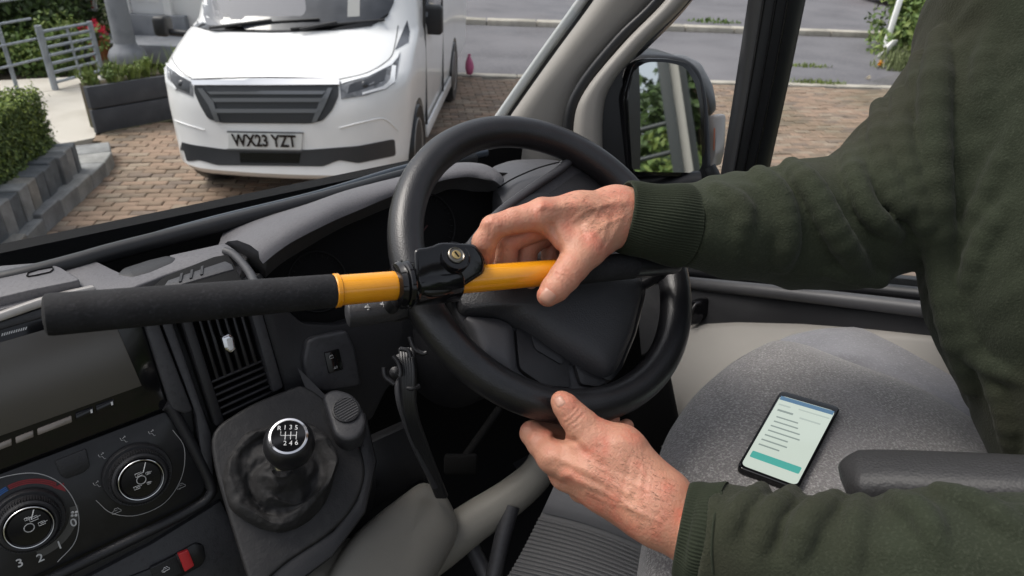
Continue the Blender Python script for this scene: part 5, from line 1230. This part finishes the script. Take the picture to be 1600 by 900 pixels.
# --- phone on the seat
ph_c = [(1219, 613), (1313, 640), (1246, 769), (1150, 733)]
CH = Hit(bvh_of(cush))
q = [CH(u, v) for u, v in ph_c]; pc_ = sum(q, Vector())/4
pn2 = ((q[2]-q[0]).cross(q[3]-q[1])).normalized(); pn2 = pn2 if pn2.z > 0 else -pn2
PP = Pl(pc_+pn2*.006, pn2)
pg = [PP(*p) for p in ph_c]
phn = thing('smartphone', pc_, 'black smartphone with a lit pale list screen lying on the grey seat', 'smartphone')
ptx = (pg[1]-pg[0]); pty = (pg[0]-pg[3])
def pp(a, b, h=0): # 0..1 across and up
    return (pg[3].lerp(pg[2], a)).lerp(pg[0].lerp(pg[1], a), b)+pn2*h
prism('phone_body', rnd([pp(0, 0, .004), pp(1, 0, .004), pp(1, 1, .004), pp(0, 1, .004)], .009, 5), -pn2*.009, M['gloss'], phn, .002, 3)
scm = mat('lit_screen', (.02, .02, .02), .1, .5, emit=((.62, .70, .62), .62))
scn = prism('screen', rnd([pp(.05, .03, .0046), pp(.95, .03, .0046), pp(.95, .925, .0046), pp(.05, .925, .0046)], .007, 5), -pn2*.001, scm, phn)
prism('status_bar', [pp(.06, .87, .0049), pp(.94, .87, .0049), pp(.94, .918, .0049), pp(.06, .918, .0049)], -pn2*.0004, mat('blue_bar', (.02, .03, .05), .1, .5, emit=((.10, .22, .36), .5)), scn)
tl = mat('grey_screen_line', (.02, .02, .02), .2, .5, emit=((.30, .36, .33), .55)); tl2 = mat('pale_screen_line', (.02, .02, .02), .2, .5, emit=((.47, .54, .49), .6))
for (a, b, w_, h_, m_) in [(.09, .80, .2, .016, tl2), (.42, .81, .5, .012, tl2), (.12, .725, .26, .022, tl), (.5, .71, .34, .016, tl2), (.16, .645, .36, .014, tl), (.16, .585, .40, .014, tl), (.15, .525, .48, .014, tl), (.15, .465, .52, .014, tl), (.14, .405, .38, .014, tl), (.13, .345, .42, .014, tl), (.13, .285, .34, .014, tl)]:
    prism('text_line', [pp(a, b, .0049), pp(a+w_, b, .0049), pp(a+w_, b+h_, .0049), pp(a, b+h_, .0049)], -pn2*.0004, m_, scn)
prism('teal_button', rnd([pp(.10, .135, .0049), pp(.90, .135, .0049), pp(.90, .205, .0049), pp(.10, .205, .0049)], .002, 3), -pn2*.0004, mat('teal_button', (.01, .02, .02), .2, .5, emit=((.08, .42, .36), .6)), scn)
# ================================================================ WHAT THE DOOR MIRROR LOOKS BACK AT
def RB(u, v, s):
    d = ray(u, v).normalized(); r = d-mn*2*d.dot(mn); return mc+r*s
M['darkpost'] = mat('dark_green_steel', (.03, .035, .035), .5)
p0 = RB(1041, 200, 5); p1 = RB(1064, 200, 5); pw = (p1-p0); pw.z = 0; pwl = pw.length; pw.normalize(); pdp = Vector((-pw.y, pw.x, 0))
rg = thing('added_rail_post', Vector((p0.x, p0.y, 0)), 'made-up dark post with two rails seen only in the door mirror', 'gate')  # made-up post and rails, giving the mirror its dark bars
c = (p0+p1)/2; box('post', (c.x, c.y, 1.5), pw, pdp, UP, pwl, .10, 3.0, M['darkpost'], rg, .01)
q0 = RB(960, 200, 5.0)
for v in (203, 262):
    zz = RB(1020, v, 5).z; a = RB(960, v, 5.0)
    tube('rail', [Vector((c.x, c.y, zz+.02)), Vector((q0.x-pw.x*1.5, q0.y-pw.y*1.5, zz-.10))], .022, M['darkpost'], rg, 8)
w0, w1 = RB(1064, 200, 5.1), RB(1082, 200, 5.1); c2 = (w0+w1)/2
upright = thing('added_upright', Vector((c2.x, c2.y, 0)), 'pale made-up pier seen only in the door mirror', 'upright')  # added only for the mirror, in place of the vehicle's own pale side
box('shaft', (c2.x, c2.y, 1.5), pw, pdp, UP, (w1-w0).length, .12, 3.0, mat('upright_grey', (.40, .385, .35), .85, .2), upright, .01)
d0 = RB(1088, 200, 5.3); box('back_post', (d0.x, d0.y, 1.5), pw, pdp, UP, .07, .08, 3.0, M['darkpost'], upright, .01)  # another added dark strip for the reflection
for (u, s, hgt, rx, ms, lb) in [(985, 9, 2.35, 1.2, (2, 0, 4), 'dark bushy tree seen at the left in the door mirror'), (1030, 10, 2.5, 1.2, (2, 4, 0), 'dark bushy tree seen in the middle of the door mirror'), (1100, 9, 4.2, 1.2, (2, 4, 2), 'dark tree seen at the right in the door mirror')]:
    p = RB(u, 200, s); tree('mirrored_tree', (p.x, p.y, 0), hgt, rx, hgt*.45, 6500, .10, [LEAF[i] for i in ms], lb, group='trees reflected in the door mirror', clumps=45, low=.2)
for (u, s, z, ms, lb) in [(1000, 7.5, .9, (3, 1, 0), 'yellow green bush reflected low in the door mirror'), (1105, 6.5, .9, (3, 3, 1), 'bright green bush at the right edge of the door mirror')]:
    p = RB(u, 250, s); shrub('mirrored_bush', (p.x, p.y, .2), .8, .8, 1.3 if u < 1100 else 1.1, 2200, .05, ms, lb)
# ================================================================ THE MAN
def depth_of(p): return toPx(np.array(p))[2]
def bdp(u): return depth_of(bpt(u))
def wdp(u, v): return depth_of(WP(0)(u, v))
def J(u, v, d, r): return (np.array(D(u, v, d)), r*d/F_PX)
def chain(P, js, k=.004, acc=None):
    out = acc
    for (a, ra), (b, rb) in zip(js, js[1:]):
        d = rcone(P, a, b, ra, rb); out = d if out is None else smin(out, d, k)
    return out
def seg_dist(X, Y, pts):
    best = np.full(X.shape, 1e9)
    for (x0, y0), (x1, y1) in zip(pts, pts[1:]):
        dx_, dy_ = x1-x0, y1-y0; l2 = dx_*dx_+dy_*dy_; t = np.clip(((X-x0)*dx_+(Y-y0)*dy_)/l2, 0, 1)
        best = np.minimum(best, (X-x0-t*dx_)**2+(Y-y0-t*dy_)**2)
    return np.sqrt(best)
def carve(P, d, lines, front=None):
    """raise (+) or sink (-) the surface by some metres along lines given where they are seen"""
    X, Y, Z = toPx(P); near = np.abs(d) < .03
    if not near.any(): return d
    x, y = X[near], Y[near]; add = np.zeros(x.shape)
    for pts, h, s in lines:
        q = seg_dist(x, y, pts); add += h*np.exp(-(q/s)**2)
    out = d.copy(); out[near] -= add; return out
def bounds(js, pad): 
    a = np.array([j[0]-j[1] for j in js]); b = np.array([j[0]+j[1] for j in js]); return a.min(0)-pad, b.max(0)+pad
# ---------- right hand on the bar
b = bdp
rh = dict(
 index=[J(846, 336, b(846)-.004, 25), J(803, 345, b(803)+.006, 20.5), J(771, 355, b(771)+.012, 19.5), J(757, 378, b(757)+.022, 19.5), J(756, 402, b(757)+.032, 17)],
 middle=[J(868, 345, b(868)+.010, 24), J(825, 362, b(825)+.026, 19.5), J(793, 378, b(793)+.032, 18.5), J(790, 408, b(790)+.040, 18), J(800, 434, b(800)+.038, 15.5)],
 ring=[J(890, 350, b(890)+.022, 23), J(850, 366, b(850)+.036, 19), J(824, 384, b(824)+.040, 18.5), J(820, 414, b(820)+.044, 17.5), J(828, 438, b(828)+.040, 14.5)],
 pinky=[J(915, 356, b(915)+.030, 21), J(880, 374, b(880)+.044, 17), J(862, 392, b(862)+.046, 16), J(860, 420, b(860)+.046, 14.5)],
 thumb=[J(950, 352, b(950)-.012, 36), J(918, 388, b(918)-.030, 30), J(895, 416, b(895)-.034, 25), J(882, 433, b(882)-.034, 23.8), J(868, 450, b(868)-.033, 21.5), J(856, 462, b(856)-.031, 17.5)],
 pa=[J(850, 336, b(850)-.002, 26), J(905, 332, b(905)-.010, 30), J(962, 332, b(962)-.012, 39), J(1060, 346, b(985)+.000, 43)],
 pb=[J(872, 346, b(872)+.010, 26), J(920, 345, b(920)+.004, 31), J(965, 345, b(965)-.002, 40)],
 pc=[J(915, 356, b(915)+.028, 24), J(965, 352, b(965)+.016, 36)],
 pd=[J(962, 342, b(962)-.012, 40), J(920, 372, b(920)-.022, 32)],
 web=[J(862, 352, b(862)-.006, 18), J(893, 385, b(893)-.022, 22)],
)
RHC = [([(968, 312), (940, 322), (912, 330), (895, 345)], .0007, 3.5), ([(972, 340), (945, 350), (925, 368)], .0006, 3.5), ([(940, 322), (925, 345), (905, 362)], .0005, 3.2), ([(912, 312), (880, 316)], .0009, 3.5),
       ([(846, 322), (880, 322), (930, 318), (975, 316)], .0016, 7), ([(858, 345), (900, 340), (960, 336)], -.0006, 8),
       ([(862, 352), (872, 372), (876, 392)], -.0022, 5), ([(908, 352), (915, 375)], -.0008, 6), ([(935, 325), (950, 345), (945, 372)], .0010, 6),
       ([(758, 348), (770, 344), (778, 350)], .0012, 6), ([(764, 340), (768, 352), (765, 368)], -.0007, 2.2), ([(772, 342), (775, 354)], -.0006, 2.0),
       ([(868, 428), (882, 431), (894, 443)], -.0009, 2.2), ([(872, 421), (887, 425), (898, 436)], -.0008, 2.0), ([(864, 436), (877, 440), (888, 450)], -.0006, 1.8),
       ([(846, 318), (842, 330), (846, 345)], .0016, 8), ([(851, 316), (858, 322)], -.0006, 2.5), ([(960, 330), (940, 390)], -.0006, 4), ([(968, 350), (950, 384)], .0008, 4)]
def rhf(P):
    d = None
    for n in ('pa', 'pb', 'pc', 'pd'): d = chain(P, rh[n], .012, d)
    d = chain(P, rh['web'], .010, d)
    f = None
    for n in ('index', 'middle', 'ring', 'pinky'):
        q = chain(P, rh[n], .0022); f = q if f is None else smin(f, q, .0012)
    d = smin(d, f, .007); d = smin(d, chain(P, rh['thumb'], .004), .008)
    return carve(P, d, RHC)
aj = [j for v in rh.values() for j in v]
lo, hi = bounds(aj, .008); RV, RF = sdf_mesh(rhf, lo, hi, .0013)
# ---------- left hand under the rim
r_ = wdp(868, 636)
lh = dict(
 thumb=[J(960, 712, r_-.040, 36), J(928, 684, r_-.038, 30), J(909, 664, r_-.037, 25.5), J(896, 650, r_-.037, 22.5), J(884, 635, r_-.037, 19.5), J(877, 627, r_-.036, 16.5)],
 index=[J(866, 712, r_-.022, 27), J(846, 692, r_-.008, 23), J(832, 677, r_+.002, 19.5), J(850, 674, r_+.022, 17.5), J(880, 680, r_+.040, 16)],
 middle=[J(884, 738, r_-.012, 26), J(862, 712, r_+.010, 21), J(872, 690, r_+.034, 18), J(915, 672, r_+.048, 16), J(955, 655, r_+.036, 13.5)],
 ring=[J(910, 762, r_-.004, 24), J(892, 730, r_+.022, 19), J(910, 700, r_+.044, 17), J(950, 682, r_+.048, 14.5), J(979, 666, r_+.040, 11.5)],
 pinky=[J(940, 778, r_+.000, 22), J(925, 745, r_+.030, 16), J(960, 715, r_+.044, 14)],
 pa=[J(866, 712, r_-.024, 27), J(930, 735, r_-.042, 33), J(1030, 795, r_-.060, 50), J(1130, 862, r_-.080, 58)],
 pb=[J(886, 742, r_-.014, 25), J(945, 765, r_-.034, 33), J(1025, 800, r_-.056, 46)],
 pc=[J(925, 690, r_-.036, 30), J(968, 705, r_-.040, 38), J(1030, 775, r_-.056, 46)],
 pe=[J(935, 778, r_-.008, 22), J(1000, 800, r_-.036, 36)],
 web=[J(886, 700, r_-.026, 16), J(915, 690, r_-.034, 22)],
)
LHC = [([(1040, 780), (1000, 760), (960, 742), (930, 728)], .0006, 3.5), ([(1030, 815), (985, 795), (950, 785), (915, 768)], .0007, 3.5), ([(985, 795), (960, 768), (938, 752)], .0005, 3.2), ([(1010, 740), (975, 722)], .0005, 3.5),
       ([(872, 716), (920, 738), (980, 770)], .0014, 7), ([(890, 745), (940, 768), (1000, 800)], .0013, 6), ([(880, 728), (940, 756)], -.0008, 6),
       ([(905, 705), (930, 720), (990, 750)], -.0006, 7), ([(898, 688), (880, 687), (865, 683)], -.0030, 4.5), ([(900, 692), (915, 706)], -.0012, 5),
       ([(884, 660), (893, 654), (905, 641)], -.0009, 2.2), ([(889, 665), (899, 659), (911, 647)], -.0009, 2.0), ([(880, 652), (888, 648), (899, 637)], -.0006, 1.8), ([(896, 672), (905, 664)], -.0006, 1.8),
       ([(826, 668), (832, 676), (830, 690)], .0009, 6), ([(822, 672), (834, 668)], -.0006, 2), ([(855, 715), (868, 708)], .0016, 8), ([(878, 745), (890, 738)], .0016, 7),
       ([(985, 715), (975, 760), (968, 790)], -.0006, 5), ([(1000, 725), (992, 770)], -.0005, 4), ([(1012, 735), (1005, 780)], -.0005, 4),
       ([(1000, 690), (965, 690)], .0010, 9)]
def lhf(P):
    d = None
    for n in ('pa', 'pb', 'pc', 'pe'): d = chain(P, lh[n], .014, d)
    d = chain(P, lh['web'], .008, d)
    f = None
    for n in ('index', 'middle', 'ring', 'pinky'):
        q = chain(P, lh[n], .0025); f = q if f is None else smin(f, q, .0012)
    d = smin(d, f, .006); d = smin(d, chain(P, lh['thumb'], .004), .008)
    return carve(P, d, LHC)
aj = [j for v in lh.values() for j in v]
lo, hi = bounds(aj, .008); LV, LF = sdf_mesh(lhf, lo, hi, .0013)
# ---------- arms, trunk, neck and head (mostly inside the clothes or above the picture)
RA = [J(985, 340, .765, 50), J(1060, 352, .775, 62), J(1150, 354, .80, 78), J(1250, 352, .83, 94), J(1330, 347, .84, 99), J(1425, 295, .84, 116), J(1535, 195, .82, 146)]
LA = [J(1085, 833, .625, 76), J(1118, 840, .62, 84), J(1300, 885, .585, 96), J(1460, 890, .555, 112), J(1600, 905, .53, 118), J(1760, 890, .52, 125)]
TR = [J(1690, 60, .80, 230), J(1722, 260, .79, 246), J(1740, 430, .78, 247), J(1832, 640, .76, 240), J(1950, 900, .74, 255)]
SHL = np.array(D(1960, 330, .60)); NEC = TR[0][0]+np.array([0.02, -.06, .16])
HEADC = NEC+np.array([-.03, .03, .15])
def bodyf(P):
    sh_ = lambda js, s: [(a, r*s) for a, r in js]
    d = chain(P, sh_(RA, .72), .02); d = chain(P, sh_(LA[1:], .72), .02, d); d = chain(P, sh_(TR, .88), .05, d)
    d = smin(d, rcone(P, LA[-1][0], SHL, .045, .065), .03); d = smin(d, rcone(P, SHL, TR[1][0], .07, .12), .06)
    d = smin(d, rcone(P, NEC-np.array([0, 0, .1]), HEADC, .062, .055), .03)
    d = smin(d, rcone(P, HEADC+np.array([0, .0, .05]), HEADC+np.array([-.015, .03, -.045]), .088, .062), .03)
    fwd_ = np.array([-.55, .8, -.15]); fwd_ /= np.linalg.norm(fwd_); sd_ = np.array([.82, .56, 0])
    d = smin(d, rcone(P, HEADC+fwd_*.088+np.array([0, 0, .03]), HEADC+fwd_*.108+np.array([0, 0, -.005]), .009, .015), .012)
    for s in (-1, 1):
        d = smin(d, rcone(P, HEADC+sd_*s*.083+np.array([0, 0, .035]), HEADC+sd_*s*.083+np.array([0, 0, -.015]), .016, .010), .006)
        e = np.linalg.norm(P-(HEADC+fwd_*.098+sd_*s*.032+np.array([0, 0, .03])), axis=-1)-.013; d = np.maximum(d, -e)
    d = np.maximum(d, -rcone(P, HEADC+fwd_*.103-sd_*.022-np.array([0, 0, .045]), HEADC+fwd_*.103+sd_*.022-np.array([0, 0, .045]), .004, .004))
    return d
lo, hi = bounds(RA+LA+TR, .02); hi = np.maximum(hi, HEADC+.16); lo = np.minimum(lo, SHL-.1)
BV, BF = sdf_mesh(bodyf, lo, hi, .0075)
man = thing('person', (float(TR[-1][0][0]), float(TR[-1][0][1]), float(lo[2])), 'man in a dark green sweatshirt holding the lock bar and the lower wheel rim', 'person')
n1, n2 = len(RV), len(RV)+len(LV)
body = obj('body', np.concatenate([RV, LV, BV]), np.concatenate([RF, LF+n1, BF+n2]).tolist(), M['skin'], man)
# nails
def nail(uv, ang, wpx, lpx, hitb, name='thumbnail'):
    ca, sa = cos(radians(ang)), sin(radians(ang)); rows = []
    H_ = Hit(hitb); n0 = None
    pts = []
    for j in range(9):
        r = []
        for i in range(9):
            a, b_ = i/4-1, j/4-1
            q = 1-max(0, b_*.9)**4*.12; x = a*wpx/2*(1-.22*max(0, b_)**2)*(1-.12*max(0, -b_)**3); y = b_*lpx/2*(1-.10*a*a)
            p = H_(uv[0]+x*ca-y*sa, uv[1]+x*sa+y*ca); r.append((p, H_.n))
        rows.append(r)
    nn = rows[4][4][1]
    rr = [[p+n_*(.0011*(1-max(abs(i/4-1), abs(j/4-1))**6)-.0003) for i, (p, n_) in enumerate(r)] for j, r in enumerate(rows)]
    v, f = grid_vf(rr); return obj(name, v, f, M['nail'], man)
HB = bvh_of(body)
nail((855, 464), 38, 25, 24, HB); nail((874, 627), 150, 17, 19, HB)
hairs = MB(); HH = Hit(HB)
for (poly, n_, du, dv) in (([(880, 306), (978, 292), (984, 344), (930, 372), (896, 340)], 230, -1.0, .25), ([(935, 690), (1015, 712), (1066, 756), (1040, 850), (960, 806), (905, 760)], 300, -.9, -.35)):
    P2 = [Vector((a_, b_, 0)) for a_, b_ in poly]
    for _ in range(n_):
        while True:
            p = Vector((RNG.uniform(min(q.x for q in P2), max(q.x for q in P2)), RNG.uniform(min(q.y for q in P2), max(q.y for q in P2)), 0))
            if inside(p.x, p.y, P2): break
        a_ = HH(p.x, p.y); n1_ = HH.n; dir_ = (CR*du-CU*dv)+CR*RNG.normal(0, .35)+CU*RNG.normal(0, .35); dir_ = (dir_-n1_*dir_.dot(n1_)).normalized()
        L_ = RNG.uniform(.004, .009); s_ = n1_.cross(dir_)*.00013; t_ = a_+dir_*L_+n1_*L_*.25
        hairs.add([a_-s_, a_+s_, t_], [[0, 1, 2]])
hairs.build('arm_hair', mat('fine_hair', (.16, .10, .06), .6), man, smooth=False, kind='stuff')
# ---------- sweatshirt
# cloth folds: soft rolls laid along the sleeve where the cloth bunches (crest line, roll radius, how far it stands proud)
FOLDS = [([(1236, 262), (1270, 296), (1304, 358), (1346, 425)], 24, .42), ([(1292, 244), (1320, 308), (1350, 366), (1388, 410)], 22, .46), ([(1328, 236), (1338, 284), (1360, 332), (1398, 366)], 20, .46),
         ([(1376, 168), (1378, 236), (1400, 308), (1440, 338)], 22, .48), ([(1408, 150), (1412, 236), (1438, 322), (1456, 392)], 22, .46), ([(1470, 60), (1460, 160), (1462, 280), (1470, 400), (1488, 500), (1520, 600)], 28, .38),
         ([(1186, 276), (1216, 310), (1228, 368), (1220, 410)], 26, .20), ([(1120, 300), (1158, 330), (1150, 390)], 24, .14), ([(1436, 92), (1430, 200)], 20, .35), ([(1352, 208), (1352, 262), (1374, 320)], 16, .40),
         ([(1604, 180), (1552, 290), (1500, 400)], 24, .16), ([(1604, 300), (1542, 372), (1512, 470)], 26, .16), ([(1500, 470), (1530, 556), (1600, 590)], 24, .22), ([(1540, 560), (1570, 640), (1584, 710)], 22, .26), ([(1560, 40), (1540, 120), (1560, 200)], 26, .14),
         ([(1290, 420), (1350, 432), (1420, 440)], 20, .25)]
LFOLDS = [([(1190, 766), (1154, 796), (1134, 838)], 20, .24), ([(1238, 772), (1200, 806), (1184, 866)], 22, .26), ([(1306, 782), (1262, 812), (1240, 880)], 26, .28), ([(1345, 786), (1336, 830), (1330, 890)], 24, .16),
          ([(1400, 782), (1444, 806), (1470, 870)], 26, .26), ([(1470, 772), (1540, 796), (1600, 840)], 28, .28), ([(1540, 800), (1620, 810)], 22, .22)]
def base_sweat(P):
    d = chain(P, RA[1:], .02); d = smin(d, chain(P, TR, .05), .022); return smin(d, chain(P, LA[1:], .02), .012)
def surf(u, v, t=.3):
    q = np.array(ray(u, v)); L_ = np.linalg.norm(q)
    for _ in range(80):
        dd_ = float(base_sweat((EYEN+q*t)[None, :])[0]); t += dd_/L_*.8
        if dd_ < .0004: return t
        if t > 1.6: return None
    return t
ROLLS = []
for pts, r, pr in FOLDS+LFOLDS:
    pr = min(.85, pr*1.75); r = r*.85
    js = []; Pp = cr([(a_, b_, 0) for a_, b_ in pts], 3)
    for i, p in enumerate(Pp):
        t = surf(p.x, p.y)
        if t is None: continue
        e = min(1, .45+.55*min(i, len(Pp)-1-i)/2.0); rm = r*t/F_PX
        js.append((np.array(D(p.x, p.y, t+rm*(1-2*pr*e))), rm*(.75+.25*e)))
    js2 = [js[0]]
    for j in js[1:]:
        if np.linalg.norm(j[0]-js2[-1][0]) < .05: js2.append(j)
    if len(js2) > 1:
        c_ = sum(j[0] for j in js2)/len(js2); ROLLS.append((js2, c_, max(np.linalg.norm(j[0]-c_)+j[1] for j in js2)))
def add_rolls(P, d):
    small = P.size < 60000; f = P.reshape(-1, 3)
    if small: c0 = (f.min(0)+f.max(0))/2; R0 = np.linalg.norm(f.max(0)-f.min(0))/2
    for js, c_, R_ in ROLLS:
        if small and np.linalg.norm(c_-c0) > R_+R0+.02: continue
        d = smin(d, chain(P, js, .004), .0035)
    return d
def unit(a): return a/np.linalg.norm(a)
CUT_R, AX_R = np.array(D(1064, 353, .775)), unit(RA[2][0]-RA[1][0]); CUT_L, AX_L = np.array(D(1106, 837, .625)), unit(LA[2][0]-LA[1][0])
def sweatf(P):
    d = np.maximum(chain(P, RA[1:], .02), (CUT_R-P)@AX_R); d = smin(d, chain(P, TR, .05), .022)
    dl = np.maximum(chain(P, LA[1:], .02), (CUT_L-P)@AX_L)
    d = smin(d, rcone(P, SHL, TR[1][0], .085, .14), .06); d = smin(d, dl, .012); d = smin(d, rcone(P, LA[-1][0], SHL, .060, .08), .03)
    d = smin(d, rcone(P, TR[0][0]+np.array([.01, -.03, .08]), NEC, .085, .075), .04)
    x, y, z = P[..., 0], P[..., 1], P[..., 2]
    d = d-.0012*np.sin(x*61+y*23+3*np.sin(z*31))*np.sin(z*47+x*19+2*np.sin(y*37))-.001*np.sin(x*140+z*90+2*np.sin(y*80))
    d = add_rolls(P, d)
    cutn = NEC+np.array([0, 0, .005]); d = np.maximum(d, (P-cutn)@np.array([0, 0, 1.]))
    return d
lo, hi = bounds(RA+LA+TR, .03); hi = np.maximum(hi, NEC+.03); lo = np.minimum(lo, SHL-.12)
SV, SF = sdf_mesh(sweatf, lo, hi, .0036)
sw_ = obj('sweatshirt', SV, SF.tolist(), M['sweat'], man)
def ribcuff(axis, rads, ribs, name='cuff'):
    ax_ = cr([Vector(p) for p in axis], 6); n = len(ax_); R_ = np.interp(np.linspace(0, len(rads)-1, n), range(len(rads)), rads)
    fr = frames(ax_); rows = []; sg = ribs*4
    for i, p in enumerate(ax_):
        t, a, b_ = fr[i]; w_ = 1 if 0 < i < n-1 else .3
        rows.append([p+(a*cos(q)+b_*sin(q))*(R_[i]+w_*.0007*cos(ribs*q)+.0012*sin(2*q+i*.4)) for q in [2*pi*k/sg for k in range(sg)]])
    t = fr[0][0]; rows = [[(p-ax_[0])*.86+ax_[0]+t*.012 for p in rows[0]], [(p-ax_[0])*.95+ax_[0]-t*.0005 for p in rows[0]]]+rows
    v, f = grid_vf(rows, True); return obj(name, v, f, M['cuff'], sw_)
ribcuff([D(972, 338, .758), D(1000, 343, .762), D(1035, 349, .768), D(1066, 353, .775)], [54*.758/F_PX, 58*.76/F_PX, 62*.768/F_PX, 64*.775/F_PX], 84)
ribcuff([D(1064, 826, .636), D(1085, 832, .632), D(1105, 837, .627), D(1124, 842, .622)], [70*.636/F_PX, 77*.63/F_PX, 83*.627/F_PX, 86*.622/F_PX], 90)
def seamline(pts, d):
    SH = Hit(bvh_of(sw_)); P = [SH(u, v)+SH.n*.0004 for u, v in pts]; return tube('seam', cr(P, 4), .0011, M['cuff'], sw_, 6)
seamline([(1066, 290), (1074, 320), (1074, 370), (1064, 410)], .77); seamline([(1128, 770), (1116, 810), (1112, 860), (1114, 895)], .62)
# hair of the head, above the picture
hc_ = HEADC+np.array([.012, -.02, .062])
def hairf(P):
    d = np.linalg.norm((P-hc_)/np.array([1, 1, .95]), axis=-1)-.098
    d = np.maximum(d, -((P-hc_)@np.array([.5, -.75, .45])+.028)); return d-.003*np.sin(P[..., 0]*300)*np.sin(P[..., 1]*260)
HV, HF = sdf_mesh(hairf, hc_-.13, hc_+.13, .005)
obj('hair', HV, HF.tolist(), mat('grey_hair', (.18, .17, .16), .8, .2, bump=[('noise', 200, .6, .003)]), man)
